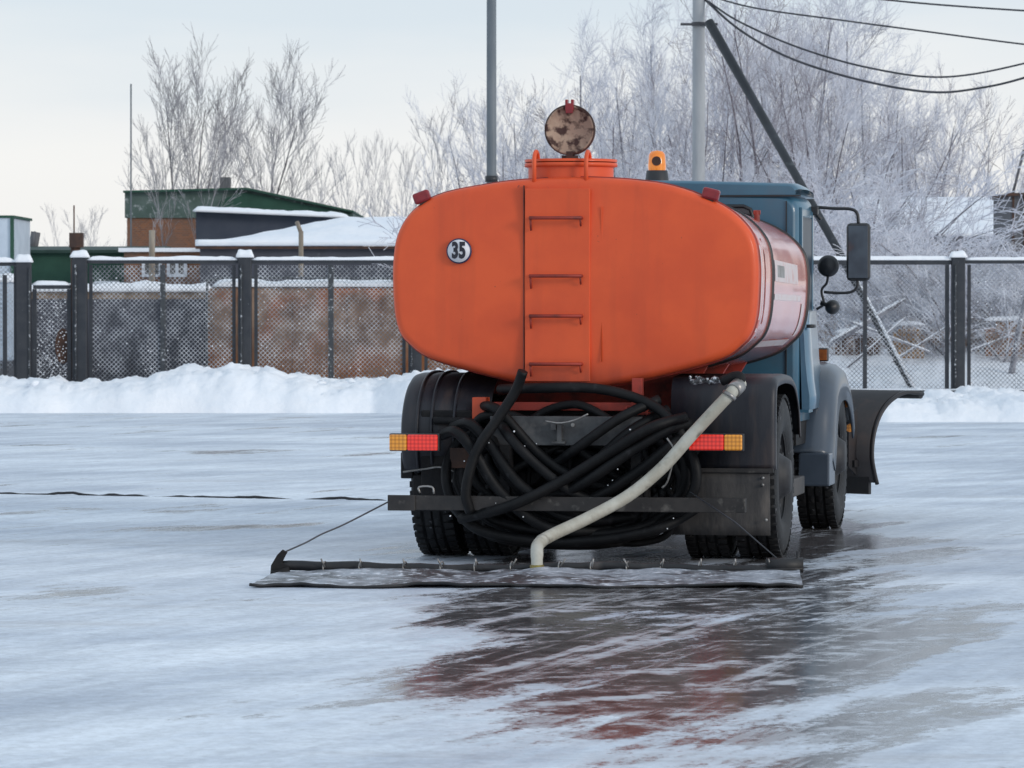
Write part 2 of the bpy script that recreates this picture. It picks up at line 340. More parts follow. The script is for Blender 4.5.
    for (cx_, cy_, rx_, ry_, ro_) in ((.62, 19.6, .16, 3.4, -17), (-.02, 18.2, .10, 3.6, -20), (1.25, 18.6, .12, 3.0, -14), (.25, 21.6, .10, 2.6, -24), (.9, 16.2, .3, 1.2, -60), (.35, 15.9, .25, .8, -80)):
        q = mr(blob(cx_, cy_, rx_, ry_, R(ro_)), .02, .6); tr = q if tr is None else mth('MAXIMUM', tr, q)
    fl = mth('MAXIMUM', fl, mth('MULTIPLY', tr, trk_n))
    wetc = mix(mth('MULTIPLY', fl, .8), wetc, (.58, .61, .66))
    col = mix(wet, ice, wetc)
    L(col, b.inputs['Base Color'])
    rg = mix(wet, (.42, .42, .42), (.10, .10, .10))
    r1 = mth('ADD', rg, mth('MULTIPLY', mr(nA, .3, .7), .05)); r1 = mth('ADD', r1, mth('MULTIPLY', fl, .3))
    L(r1, b.inputs['Roughness']); b.inputs['IOR'].default_value = 1.32
    hgt = mth('ADD', mth('MULTIPLY', nC, 1.1), mth('MULTIPLY', fine, .2)); hgt = mth('ADD', hgt, mth('MULTIPLY', mth('SUBTRACT', 1.0, wet), .25))
    bp = N(nt, 'ShaderNodeBump'); bp.inputs['Strength'].default_value = .5; bp.inputs['Distance'].default_value = .009; L(hgt, bp.inputs['Height']); L(mr(wet, 0, 1, .38, .05), bp.inputs['Strength']); L(bp.outputs[0], b.inputs['Normal'])
    return m
M['lot'] = lot_mat()

# ------------------------------------------------------------------ world and sun
SUN_EL, SUN_AZ = R(16), R(125)          # azimuth measured clockwise from +Y
w = bpy.data.worlds.new('World'); scene.world = w; w.use_nodes = True; nt = w.node_tree; nt.nodes.clear(); L = nt.links.new
out = N(nt, 'ShaderNodeOutputWorld'); bg = N(nt, 'ShaderNodeBackground'); bg.inputs[1].default_value = .12; L(bg.outputs[0], out.inputs[0])
sky = N(nt, 'ShaderNodeTexSky', sky_type='NISHITA'); sky.sun_disc = False; sky.sun_elevation = SUN_EL; sky.sun_rotation = SUN_AZ
tc = N(nt, 'ShaderNodeTexCoord'); sp = N(nt, 'ShaderNodeSeparateXYZ'); L(tc.outputs['Generated'], sp.inputs[0])
rp = N(nt, 'ShaderNodeValToRGB'); cr = rp.color_ramp
K = 1 / .12
def kc(c): return tuple(x for x in c) + (1,)
cr.elements[0].position = 0; cr.elements[0].color = kc((.93, .92, .91))
cr.elements[1].position = 1; cr.elements[1].color = kc((.68, .80, .92))
for p, c in ((.026, (.96, .96, .96)), (.046, (.91, .925, .945)), (.070, (.74, .82, .90)), (.1, (.66, .76, .87)), (.3, (.68, .79, .91))):
    e = cr.elements.new(p); e.color = kc(c)
mp = N(nt, 'ShaderNodeMapping'); mp.inputs['Scale'].default_value = (7, 7, 38); L(tc.outputs['Generated'], mp.inputs[0])
nz = N(nt, 'ShaderNodeTexNoise'); nz.inputs['Scale'].default_value = 1; nz.inputs['Detail'].default_value = 5; nz.inputs['Roughness'].default_value = .5; L(mp.outputs[0], nz.inputs[0])
ma = N(nt, 'ShaderNodeMath', operation='MULTIPLY_ADD'); L(nz.outputs[0], ma.inputs[0]); ma.inputs[1].default_value = .05; ma.inputs[2].default_value = -.025
ad = N(nt, 'ShaderNodeMath', operation='ADD'); L(ma.outputs[0], ad.inputs[0]); L(sp.outputs[2], ad.inputs[1]); L(ad.outputs[0], rp.inputs[0])
sc = N(nt, 'ShaderNodeVectorMath', operation='SCALE'); sc.inputs['Scale'].default_value = K; L(rp.outputs[0], sc.inputs[0])
mx = N(nt, 'ShaderNodeMix', data_type='RGBA'); mx.inputs[0].default_value = .9; L(sky.outputs[0], mx.inputs[6]); L(sc.outputs[0], mx.inputs[7])
L(mx.outputs[2], bg.inputs[0])
sd = bpy.data.lights.new('sun', 'SUN'); sun = bpy.data.objects.new('sun', sd); COL.objects.link(sun)
sd.energy = 1.2; sd.angle = R(14); sd.color = (1, .93, .85)
sdir = Vector((math.sin(SUN_AZ) * math.cos(SUN_EL), math.cos(SUN_AZ) * math.cos(SUN_EL), math.sin(SUN_EL)))
sun.rotation_euler = sdir.to_track_quat('Z', 'Y').to_euler()
scene.view_settings.view_transform = 'Standard'; scene.view_settings.look = 'None'; scene.view_settings.exposure = 0

# ------------------------------------------------------------------ ground
mb = MB(); mb.add([(-300, -20, 0), (300, -20, 0), (300, 62.5, 0), (-300, 62.5, 0)], [(0, 1, 2, 3)])
struct(mb.build('icy_lot', M['lot']))
mb = MB(); mb.add([(-900, 61.8, .30), (900, 61.8, .30), (900, 1500, .30), (-900, 1500, .30)], [(0, 1, 2, 3)])
struct(mb.build('snowy_ground', M['snow']))
# snow bank along the far edge
def edge_y(x):
    if x < -2: return 60.4
    t = min(1, (x + 2) / 7.0); return 60.4 - 4.6 * t
def bank():
    mb = MB(); nx, ny = 900, 44; vs = []
    for i in range(nx + 1):
        x = -26 + 45 * i / nx
        e = edge_y(x) + .25 * noise.noise(Vector((x * .9, 0, 3)))
        for j in range(ny + 1):
            t = j / ny; y = e + (63.4 - e) * t ** .9
            dd = y - e
            top = .52 + .18 * noise.noise(Vector((x * .55, 1.3, 0))) + .07 * abs(noise.noise(Vector((x * 1.9, 7.3, 0)))) + .06 * noise.noise(Vector((x * 3.1, 4.3, 0)))
            if x > 3: top -= .24 * min(1, x - 3)
            top += .14 * math.exp(-((x + 4.4) / .9) ** 2) - .06 * (1 if x < -5.6 else 0) * min(1, (-5.6 - x) / .8)
            prof = 1 - math.exp(-dd * 2.6 / .9)
            back = max(0, (y - 62.3)) * .12
            z = top * prof - back
            q = Vector((x * 2.2, y * 2.2, 0)); 
            z += prof * (-.06 + .09 * noise.noise(q) + .09 * abs(noise.noise(q * 2.7)) + .04 * noise.noise(q * 6) + .02 * noise.noise(q * 14))
            vs.append((x, y, z if j else -.02))
    fs = []
    for i in range(nx):
        for j in range(ny):
            a = i * (ny + 1) + j; fs.append((a, a + ny + 1, a + ny + 2, a + 1))
    mb.add(vs, fs, True)
    # loose lumps on the crest
    for k in range(120):
        x = random.uniform(-13, 13); e = edge_y(x); y = random.uniform(e + .7, 62.6)
        mb.ico((x, y, .43 + random.uniform(-.05, .04) - (.22 if x > 4 else 0)), random.uniform(.03, .10), .7, .45)
    return mb
struct(bank().build('snow_bank', M['snow']))
# dark cable lying on the ice, half sunk in slush
mb = MB(); pts = []; n = 300
for k in range(n + 1):
    x = -14 + 13.05 * k / n
    pts.append((x, 34.7 - (x + 4.2) * .37 + .05 * noise.noise(Vector((x * 1.2, 0, 0))), .002 + .026 * noise.noise(Vector((x * 2.6, 3, 0))) + .012 * noise.noise(Vector((x * 9, 3, 0)))))
mb.tube(pts, .012, 6)
tag(mb.build('ground_cable', mat('dark_wet_cable', (.012, .012, .014), (.03, .03, .034), 3, rough=.6)), 'thin dark cable lying across the ice from the left edge towards the bumper', 'cable')

# ------------------------------------------------------------------ the tanker truck
truck = thing('tanker_truck', 'orange tank truck with blue cab, coiled hoses and lit tail lights, seen from behind', 'truck', ROOT, -YAW)
TY0 = .30; TY1 = 3.05
prof_px = [(0, 178), (60, 181), (100, 186.5), (132, 193), (152, 202), (168, 216), (179, 236), (183, 262), (183, 290), (181, 315), (176, 332), (167, 343), (147, 357), (100, 371), (50, 382), (0, 387)]
S0 = 164.5
half = [(a / S0 * 1.012, 1.75 + (H + (304 - b) / S0 - 1.75) * 1.012) for a, b in prof_px]
adj = {2: 1, 3: 6, 4: 7.5, 5: 7, 6: 4, 7: 1}      # the right shoulder sags a little lower
half_r = [(a, b - adj.get(i, 0) / S0 * 1.012) for i, (a, b) in enumerate(half)]
def tap(z, y):
    t = min(1, max(0, (y - TY0) / (TY1 - TY0))); return 1.5 + (z - 1.5) * (1 - .14 * t) if z > 1.5 else z
def tank_ring(off=0.0, y=0.0, n=4):
    hp = [Vector((a, 0, b)) for a, b in half_r]
    full = hp + [Vector((-a, 0, b)) for a, b in reversed(half[1:-1])]
    m = len(full); out = []
    for i in range(m):
        a, b, c, d = full[(i - 1) % m], full[i], full[(i + 1) % m], full[(i + 2) % m]
        for k in range(n):
            t = k / n
            out.append(.5 * ((2 * b) + (c - a) * t + (2 * a - 5 * b + 4 * c - d) * t * t + (3 * b - a - 3 * c + d) * t ** 3))
    m = len(out); res = []
    for i in range(m):
        t = out[(i + 1) % m] - out[i - 1]; nrm = Vector((-t.z, 0, t.x)).normalized()
        if nrm.dot(out[i] - Vector((0, 0, 1.7))) < 0: nrm = -nrm
        p = out[i] + nrm * off; res.append(Vector((p.x, y, tap(p.z, y))))
    return res
CZ = 1.7
def scaled_ring(f, y, off=-.05):
    return [Vector((p.x * f, y, CZ + (p.z - CZ) * f)) for p in tank_ring(off, y)]
mb = MB(); rings = []
for f, y in ((.02, TY0 - .030), (.3, TY0 - .027), (.6, TY0 - .018), (.85, TY0 - .008)): rings.append(scaled_ring(f, y))
for a in range(0, 91, 15):
    rings.append(tank_ring(-.05 + .05 * math.sin(R(a)), TY0 + .05 - .05 * math.cos(R(a))))
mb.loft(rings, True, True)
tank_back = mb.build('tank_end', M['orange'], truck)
mb = MB(); rings = [tank_ring(0, TY0 + .05)]
for k in range(1, 14): rings.append(tank_ring(.002 * math.sin(k * 1.7), TY0 + .05 + (TY1 - TY0 - .1) * k / 13))
for a in range(15, 91, 15): rings.append(tank_ring(-.05 + .05 * math.cos(R(a)), TY1 - .05 + .05 * math.sin(R(a))))
rings += [scaled_ring(.5, TY1 + .02), scaled_ring(.02, TY1 + .03)]
mb.loft(rings, True, True)
tank = mb.build('tank_body', M['orange_gloss'], truck)
# seam rim and straps
def band(y0, y1, off, name, m, parent):
    mb = MB(); mb.loft([tank_ring(-.004, y0), tank_ring(off, y0 + .004), tank_ring(off, y1 - .004), tank_ring(-.004, y1)], False, True); return mb.build(name, m, parent)
band(TY0 + .075, TY0 + .095, .009, 'rim_seam', M['orange_dark'], tank)
band(1.0, 1.045, .010, 'tank_strap', M['black'], tank)
band(2.93, 2.975, .014, 'tank_strap', M['black'], tank)
# white markings and painted-on reflection, both flanks (2-3 mm proud)
def flank(side, ys, zs, name, m):
    mb = MB()
    rr = [p for p in tank_ring(.003, 0, 8) if p.x * side > 0]
    rr.sort(key=lambda p: p.z)
    def xs(z):
        for a, b in zip(rr, rr[1:]):
            if a.z <= z <= b.z: return a.x + (b.x - a.x) * (z - a.z) / max(1e-6, b.z - a.z)
        return rr[0].x
    for (y0, y1, z0, z1) in [(a, b, c, d) for (a, b) in ys for (c, d) in zs]:
        nz_ = 6; vs = []
        for k in range(nz_ + 1):
            z = z0 + (z1 - z0) * k / nz_; vs += [(xs(z) + .001 * side, y0, tap(z, y0)), (xs(z) + .001 * side, y1, tap(z, y1))]
        mb.add(vs, [(2 * k, 2 * k + 1, 2 * k + 3, 2 * k + 2) if side > 0 else (2 * k, 2 * k + 2, 2 * k + 3, 2 * k + 1) for k in range(nz_)], True)
    return mb.build(name, m, tank)
for sd_ in (1, -1):
    flank(sd_, [(1.12, 2.35)], [(1.72, 1.86)], 'marking_and_sheen', M['white_paint_sheen'])
    flank(sd_, [(1.12, 2.6)], [(1.60, 1.64), (1.30, 1.34)], 'marking_and_sheen', M['white_paint_sheen'])
    flank(sd_, [(2.61, 2.70)], [(1.36, 1.58)], 'marking_and_sheen', M['white_paint_sheen'])
    flank(sd_, [(.62, .66)], [(1.36, 1.98)], 'red_line', M['orange_dark'])
    flank(sd_, [(.40, .50)], [(1.40, 2.02)], 'marking_and_sheen', M['white_paint_sheen'])  # pale strip by the rear edge paints in the snow's reflection
    flank(sd_, [(1.25, 1.62)], [(1.75, 1.83)], 'grey_lettering', M['steel'])
# vertical stiffener strip + seam on the rear
def zt(px, py, yl=TY0 - .03): return T(px, py, yl)
xL = zt(523, 250).x; xR = zt(590, 250).x
mb = MB(); mb.bx(xL + .012, xR, TY0 - .036, TY0 - .01, 1.10, 2.27)
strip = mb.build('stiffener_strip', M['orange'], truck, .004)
mb = MB(); mb.bx(xL + .002, xL + .007, TY0 - .034, TY0 - .005, 1.12, 2.29); mb.build('seam', M['seam'], truck)
mb = MB(); mb.tube([(xR + .07, TY0 - .019, 2.16), (xR + .07, TY0 - .019, 1.22)], .004, 6); mb.build('weld_seam', M['orange'], truck)
# ladder rungs
x0 = zt(531, 250).x; x1 = zt(582, 250).x
for py in (218, 276, 316, 364):
    z = zt(550, py).z; mb = MB(); yb = TY0 - .03
    mb.tube([(x0, yb + .01, z), (x0, yb - .055, z), (x1, yb - .055, z), (x1, yb + .01, z)], .0105, 8)
    mb.tube([(x0 + .004, yb - .045, z), (x0 + .004, yb - .02, z - .075)], .007, 6); mb.tube([(x1 - .004, yb - .045, z), (x1 - .004, yb - .02, z - .05)], .006, 6)
    mb.build('ladder_rung', M['orange_dark'], truck)
for px in (533, 585):
    p = T(px, 200, TY0 - .02); xx = p.x
    zt_ = T(px, 151, TY0).z; mb = MB()
    pts = [(xx, TY0 + .02, 2.28), (xx, TY0 + .02, zt_ - .09)]
    for a in range(0, 181, 20): pts.append((xx, TY0 + .09 - .07 * math.cos(R(a)), zt_ - .07 + .07 * math.sin(R(a))))
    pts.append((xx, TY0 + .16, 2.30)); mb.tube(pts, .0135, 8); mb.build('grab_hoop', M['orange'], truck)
# round number plate
c = zt(459, 251, TY0 - .032); mb = MB()
mb.lathe([(.0001, -.006), (.077, -.006), (.077, .012)], c, 'y', 40); rimp = mb.build('number_disc', M['navyrim'], truck)
mb = MB(); mb.lathe([(.0001, -.009), (.069, -.009), (.069, .0)], c, 'y', 40); mb.build('disc_face', M['sign'], rimp)
cu = bpy.data.curves.new('digits', 'FONT'); cu.body = '35'; cu.size = .122; cu.align_x = 'CENTER'; cu.align_y = 'CENTER'; cu.offset = .0058; cu.extrude = .001; cu.space_character = 1.05
to = bpy.data.objects.new('digits', cu); COL.objects.link(to); bpy.context.view_layer.update()
me = bpy.data.meshes.new_from_object(to.evaluated_get(bpy.context.evaluated_depsgraph_get())); bpy.data.objects.remove(to)
me.transform(Matrix.Diagonal((.70, 1.08, 1, 1))); me.transform(Matrix.Rotation(PI / 2, 4, 'X'))
do = bpy.data.objects.new('number_35', me); COL.objects.link(do); me.materials.clear(); me.materials.append(M['black_txt']); do.parent = rimp
do.location = c + Vector((0, -.0115, 0))
# hatch collar, lid
hc = T(571, 170, .62); hx = hc.x; mb = MB()
zb = 2.2; ztop = T(571, 160.5, .62).z
mb.lathe([(.262, zb), (.262, ztop - .02)], (hx, .62, 0), 'z', 48); mb.lathe([(.262, ztop - .045), (.285, ztop - .04), (.285, ztop - .018), (.26, ztop - .018)], (hx, .62, 0), 'z', 48)
mb.lathe([(.284, ztop - .012), (.284, ztop + .004), (.0001, ztop + .012)], (hx, .62, 0), 'z', 48)
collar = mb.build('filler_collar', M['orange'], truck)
lc = T(570, 130, .62); lr = 24.5 / 162; mb = MB()
mb.lathe([(.0001, -.006), (lr * .9, -.006), (lr * .92, -.014), (lr, -.014), (lr, .018), (.0001, .024)], lc, 'y', 48)
lid = mb.build('hatch_lid', M['rusty_lid'], truck)
mb = MB(); mb.lathe([(lr, -.016), (lr + .005, -.016), (lr + .005, .02), (lr, .02)], lc, 'y', 48)
mb.bx(lc.x - .02, lc.x + .02, .60, .64, lc.z - lr - .05, lc.z - lr + .02); mb.tube([(lc.x - .05, .62, ztop + .02), (lc.x + .05, .62, ztop + .02)], .012)
mb.build('lid_rim', M['rim_dark'], lid)
mb = MB(); mb.bx(lc.x - .026, lc.x - .01, .59, .635, lc.z + lr - .03, lc.z + lr + .035); mb.bx(lc.x + .01, lc.x + .026, .59, .635, lc.z + lr - .03, lc.z + lr + .035); mb.bx(lc.x - .022, lc.x + .022, .588, .6, lc.z + lr - .05, lc.z + lr + .012)
mb.build('latch', M['redlens'], lid, .003)
# shoulder marker lamps
for px, py, rz in ((422, 197, 20), (711, 194, -14)):
    c = T(px, py, TY0 + .035); mb = MB(); rot = Matrix.Rotation(R(-rz), 3, 'Y')
    mb.box(c, (.105, .06, .068), rot); lamp = mb.build('marker_lamp', M['redlens'], truck, .014)
    mb = MB(); mb.box(c + rot @ Vector((0, .005, -.045)), (.05, .04, .05), rot); mb.build('lamp_foot', M['rim_dark'], lamp)
# beacon sits on the cab roof
def beacon():
    z0 = 2.37; c = T(657, 170, 3.45); mb = MB()
    mb.lathe([(.092, z0 - .01), (.084, z0 + .01), (.072, z0 + .105), (.068, z0 + .108), (.0001, z0 + .11)], (c.x, 3.45, 0), 'z', 32)
    bb = mb.build('beacon', M['black'], truck)
    mb = MB(); mb.lathe([(.060, z0 + .108), (.062, z0 + .14), (.056, z0 + .215), (.042, z0 + .237), (.0001, z0 + .245)], (c.x, 3.45, 0), 'z', 32)
    mb.build('beacon_dome', M['beacon'], bb)
    mb = MB(); mb.tube([(c.x + .006, 3.383, z0 + .17), (c.x + .006, 3.392, z0 + .17)], .032, 20); mb.build('reflector', M['brownrust'], bb)
beacon()

# --- chassis
fr = MB()
for sx in (-1, 1): fr.bx(sx * .42 - .04, sx * .42 + .04, .16, 5.9, .68, .90)
for y in (.5, 1.6, 2.6, 3.6, 5.0): fr.bx(-.38, .38, y - .05, y + .05, .70, .88)
fr.build('frame_rails', M['chassis'], truck)
mb = MB(); a = T(490, 416, .12); b_ = T(642, 446, .12); mb.bx(a.x, b_.x, .12, .16, b_.z, a.z)
pl = mb.build('rear_plate', M['plate'], truck, .004)
for px, py in ((507, 424), (519, 431), (553, 424), (573, 425), (601, 429)):
    c = T(px, py, .12); mb = MB(); mb.tube([c, c + Vector((0, -.012, 0))], .012 if px != 519 else .018, 8); mb.build('bolt', M['steel'] if px != 519 else M['chassis'], pl)
mb = MB(); c = T(560, 433, .10); mb.bx(c.x - .014, c.x + .014, .07, .12, c.z - .05, c.z + .05); mb.bx(c.x - .045, c.x + .035, .06, .12, c.z - .062, c.z - .05); mb.bx(c.x - .05, c.x - .02, .06, .1, c.z + .02, c.z + .06); mb.build('tow_hook', M['plate'], truck)
mb = MB(); mb.tube(spline([T(545, 421, .06), T(560, 423, .06), T(575, 420, .05), T(588, 414, .05)]), .006, 6); mb.build('hook_pin', M['steel'], truck)
# orange saddle beam + brackets
mb = MB(); a = T(480, 402, .3); b_ = T(648, 411, .3); mb.bx(a.x + .06, b_.x, .27, .33, b_.z, a.z)
mb.build('saddle_beam', M['orange_dark'], truck, .004)
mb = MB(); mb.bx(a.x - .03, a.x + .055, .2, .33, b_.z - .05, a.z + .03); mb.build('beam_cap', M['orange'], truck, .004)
c = T(638, 398, .25)
for dx in (0,):
    mb = MB(); mb.bx(c.x - .03, c.x + .03, .2, .28, c.z - .1, c.z + .12); mb.bx(c.x - .075, c.x + .075, .18, .26, c.z - .1, c.z - .085)
    for k in (-.06, .0, .06): mb.tube([(c.x + k, .2, c.z - .13), (c.x + k, .2, c.z - .05)], .009, 6)
    mb.build('saddle_bracket', M['orange_dark'], truck, .003)
for y in (1.0, 2.0, 2.9):
    mb = MB(); mb.prism([(-.55, .9), (.55, .9), (.75, 1.22), (.4, 1.13), (0, 1.06), (-.4, 1.13), (-.75, 1.22)], y - .03, y + .03, 'y'); mb.build('tank_saddle', M['orange_dark'], truck)
# frost-coated pipe under the tank, right
mb = MB(); pts = [T(690 + 5 * k, 381 + 1.5 * math.sin(k * 2.1), .1) for k in range(10)]; mb.tube(pts, [.012 + .006 * (k % 3) for k in range(10)], 8)
for k in range(14): mb.ico(T(690 + k * 3.4, 380 + random.uniform(-3, 3), .09), .012, 1)
mb.build('icy_pipe', mat('icy_pipe', (.05, .05, .055), (.7, .72, .75), 40, rough=.5, ramp=(.5, .6)), truck)
# axles, diff, added dark backing
mb = MB(); mb.tube([(-.9, .98, .50), (-.25, .98, .50)], .075, 12); mb.tube([(.25, .98, .50), (.9, .98, .50)], .075, 12)
mb.lathe([(.0001, .70), (.14, .74), (.21, .86), (.22, 1.0), (.14, 1.16), (.0001, 1.2)], (0, 0, .50), 'y', 20); mb.build('rear_axle', M['chassis'], truck)
mb = MB(); mb.tube([(-.9, 4.55, .5), (.9, 4.55, .5)], .06, 10); mb.bx(-.4, .4, 4.48, 4.62, .36, .46); mb.build('front_axle', M['chassis'], truck)
mb = MB(); mb.bx(-.62, .58, .34, .40, .22, .92); mb.bx(-.45, -.1, .30, .55, .2, .55); mb.bx(.05, .4, .28, .6, .3, .68); mb.lathe([(.14, .2), (.16, .24), (.16, .36), (.05, .38)], (-.3, 0, .6), 'y', 20)
for k in range(5): mb.tube([(-.55 + .25 * k, .30, .2), (-.5 + .25 * k, .30, .9)], .02, 6)
mb.bx(-.95, -.62, .32, .42, .36, .92)
mb.build('dark_backing_box', M['chassis'], truck, .008)  # dark box added behind the hoses to keep the space under the tank black
for sx in (-1, 1):
    mb = MB()
    for k in range(6): mb.bx(sx * .52 - .045, sx * .52 + .045, .98 - .7 + .08 * k, .98 + .7 - .08 * k, .56 + .016 * k, .573 + .016 * k)
    mb.build('leaf_spring', M['chassis'], truck)
# bumper beam
a = T(388, 495.5, -.02); b_ = T(745, 513, -.02); mb = MB(); mb.bx(a.x, b_.x, -.02, .06, b_.z, a.z)
mb.bx(a.x, a.x + .17, -.035, -.022, b_.z - .004, a.z + .004)
beam = mb.build('bumper_beam', M['beam'], truck, .004)
for sx in (-.38, .42):
    mb = MB(); mb.bx(sx - .03, sx + .03, .0601, .2, .34, .72); mb.build('beam_bracket', M['chassis'], truck)
# U-bolts and small frame on left of beam
mb = MB(); mb.tube(spline([T(420, 493, -.0), T(419, 487, 0), T(432, 487, 0), T(434, 494, 0)], 3), .007, 6); mb.build('u_bolt', M['steel'], truck)
# --- wheels
def tyre(x0, x1, yc, name_parent, steer=0):
    rr = .51; wdt = x1 - x0; mb = MB(); m_ = (x0 + x1) / 2; h = wdt / 2
    prof = [(.27, -h * .78), (.31, -h * .95), (.38, -h * 1.0), (.45, -h * .97), (.485, -h * .86), (.497, -h * .75), (.499, -h * .5), (.485, -h * .47), (.485, -h * .4), (.50, -h * .37), (.50, -h * .05), (.486, -h * .03), (.486, h * .03), (.50, h * .05), (.50, h * .37), (.485, h * .4), (.485, h * .47), (.499, h * .5), (.497, h * .75), (.485, h * .86), (.45, h * .97), (.38, h), (.31, h * .95), (.27, h * .78)]
    mb.lathe([(r, d) for r, d in prof], (m_, yc, .505), 'x', 56)
    for k in range(52):
        th = 2 * PI * k / 52
        for sx in (-1, 1):
            c = Vector((m_ + sx * h * .74, yc + math.cos(th + sx * .03) * .497, .505 + math.sin(th + sx * .03) * .497))
            mb.box(c, (h * .42, .036, .02), Matrix.Rotation(th - PI / 2, 3, 'X'))
            if k % 2 == 0:
                c = Vector((m_ + sx * h * .2, yc + math.cos(th) * .5, .505 + math.sin(th) * .5)); mb.box(c, (h * .3, .06, .014), Matrix.Rotation(th - PI / 2, 3, 'X'))
    return mb
M['tyre'] = mat('tyre_rubber', (.009, .009, .011), (.018, .018, .019), 8, rough=.65, spec=.35, c3=(.12, .12, .13), s3=26, r3=(.66, .74), bump=.003, bscale=30)
M['rimp'] = mat('wheel_rim', (.03, .03, .034), (.018, .018, .02), 8, rough=.6)
def wheel(xo, side, yc):
    x0, x1 = (xo - .27, xo) if side > 0 else (xo, xo + .27)
    w_ = tyre(x0, x1, yc, None).build('wheel', M['tyre'], truck)
    mb = MB(); s_ = side; xo_ = x1 if s_ > 0 else x0
    mb.lathe([(.285, -.02 * s_), (.275, -.05 * s_), (.25, -.07 * s_), (.16, -.06 * s_), (.12, -.0 * s_), (.10, .03 * s_), (.0001, .035 * s_)], (xo_, yc, .505), 'x', 32)
    for k in range(8):
        th = 2 * PI * k / 8; mb.tube([(xo_ - .06 * s_, yc + .18 * math.cos(th), .505 + .18 * math.sin(th)), (xo_ - .03 * s_, yc + .18 * math.cos(th), .505 + .18 * math.sin(th))], .016, 6)
    mb.build('rim', M['rimp'], w_)
for s_, xo in ((1, 1.215), (1, .90), (-1, -1.06), (-1, -.745)): wheel(xo, s_, .98)
for s_, xo in ((1, 1.18), (-1, -1.18)): wheel(xo, s_, 4.55)
# --- rear mudguards
def arch(x0, x1, pts, th, name, m, parent):
    # pts (y,z) from rear to front; thin curved sheet with turned-down outer lip
    P = spline([Vector((0, y, z)) for y, z in pts], 5); rings = []
    for i, p in enumerate(P):
        t = (P[min(i + 1, len(P) - 1)] - P[max(i - 1, 0)]).normalized(); n_ = Vector((0, -t.z, t.y))
        if n_.dot(p - Vector((0, .98, .5))) < 0: n_ = -n_
        i_ = n_ * -th; 
        lipd = n_ * -.045
        sgn = 1 if x1 > x0 else -1
        xo = Vector((x1, 0, 0)); xi = Vector((x0, 0, 0)); e = Vector((sgn * th, 0, 0))
        rings.append([p + xi, p + xo - e * 4, p + xo - e * 1.5 + n_ * -.006, p + xo + n_ * -.025, p + xo + lipd * 1.3, p + xo - e + lipd * 1.3, p + xo - e * 1.6 + i_ * 2, p + xi + i_])
    mb = MB(); mb.loft(rings, True, True); return mb.build(name, m, parent)
g_r = [(.30, .57), (.29, .75), (.29, .93), (.31, 1.05), (.37, 1.115), (.5, 1.135), (.9, 1.14), (1.3, 1.10), (1.55, .95), (1.66, .75)]
gr_ = arch(.60, 1.235, g_r, .008, 'mudguard', M['guard'], truck)
g_l = [(.36, .54), (.31, .68), (.31, .85), (.40, 1.0), (.56, 1.10), (.80, 1.14), (1.2, 1.12), (1.5, .98), (1.66, .75)]
gl_ = arch(-.52, -1.075, g_l, .008, 'mudguard', M['guard'], truck)
for xx in (-.97, -.88, -.74): 
    P = [Vector((xx, y - .012 if y < .5 else y, z + (.004 if y > .5 else 0))) for y, z in g_l]; mb = MB(); mb.tube(spline(P, 4), .011, 6); mb.build('guard_rib', M['guard'], gl_)
mb = MB(); mb.bx(.60, 1.225, .275, .292, .555, .58); mb.build('guard_edge', M['beam'], gr_)
mb = MB(); 
vs = []
for i in range(9):
    for j in range(7):
        x_ = .60 + .60 * i / 8; z_ = .555 - .38 * j / 6; vs.append((x_, .30 + .02 * math.sin(i * 1.1) * j / 6 + .02 * j / 6, z_))
mb.add(vs, [(i * 7 + j, (i + 1) * 7 + j, (i + 1) * 7 + j + 1, i * 7 + j + 1) for i in range(8) for j in range(6)], True)
fl_ = mb.build('mud_flap', M['flap'], truck); so = fl_.modifiers.new('thick', 'SOLIDIFY'); so.thickness = .012
for k, (px, py) in enumerate(((763, 478), (763, 485), (766, 520))):
    mb = MB(); mb.ico(T(px, py, .285), .012, 1); mb.build('flap_bolt', M['steel'], fl_)
mb = MB(); mb.bx(-1.085, -1.01, .36, .42, .50, .66); mb.bx(-1.01, -.62, .36, .5, .30, .52); mb.build('guard_box', M['chassis'], truck, .006)
mb = MB(); mb.tube([(-.86, .28, .86), (-.5, .28, .85)], .022, 8); mb.build('guard_stay', M['chassis'], truck)
mb = MB(); mb.tube(spline([T(403, 472, .3), T(425, 469, .3), T(440, 467, .28), T(455, 472, .25), T(452, 482, .25)], 4), .007, 6); mb.build('brake_line', M['steel'], truck)
# --- tail lights
def lamp(xa, xb, xm, outer_left):
    a = T(xa, 434.5, -.02); b_ = T(xb, 450.5, -.02); m_ = T(xm, 440, -.02).x
    mb = MB(); mb.bx(a.x - .006, b_.x + .006, .0, .06, b_.z - .006, a.z + .006); hs = mb.build('tail_light', M['black'], truck, .006)
    x0, x1 = a.x, b_.x
    am = (x0, m_ - .002) if outer_left else (m_ + .002, x1); rd = (m_ + .002, x1) if outer_left else (x0, m_ - .002)
    mb = MB(); mb.bx(am[0], am[1], -.03, -.001, b_.z, a.z); mb.build('amber_lens', M['tail_amber'], hs, .008)
    mb = MB(); mb.bx(rd[0], rd[1], -.03, -.001, b_.z, a.z); mb.build('red_lens', M['tail_red'], hs, .008)
    mb = MB(); mb.bx((x0 + x1) / 2 - .08, (x0 + x1) / 2 + .08, .0605, .30, a.z - .06, a.z - .02); mb.build('lamp_bracket', M['chassis'], hs)
lamp(389.5, 437.5, 407, True); lamp(689, 742, 724, False)
mb = MB(); mb.bx(T(450, 480, .2).x, T(470, 480, .2).x, .2, .24, T(450, 468, .2).z, T(450, 448, .2).z); mb.build('bracket_plate', M['brownrust'], truck)

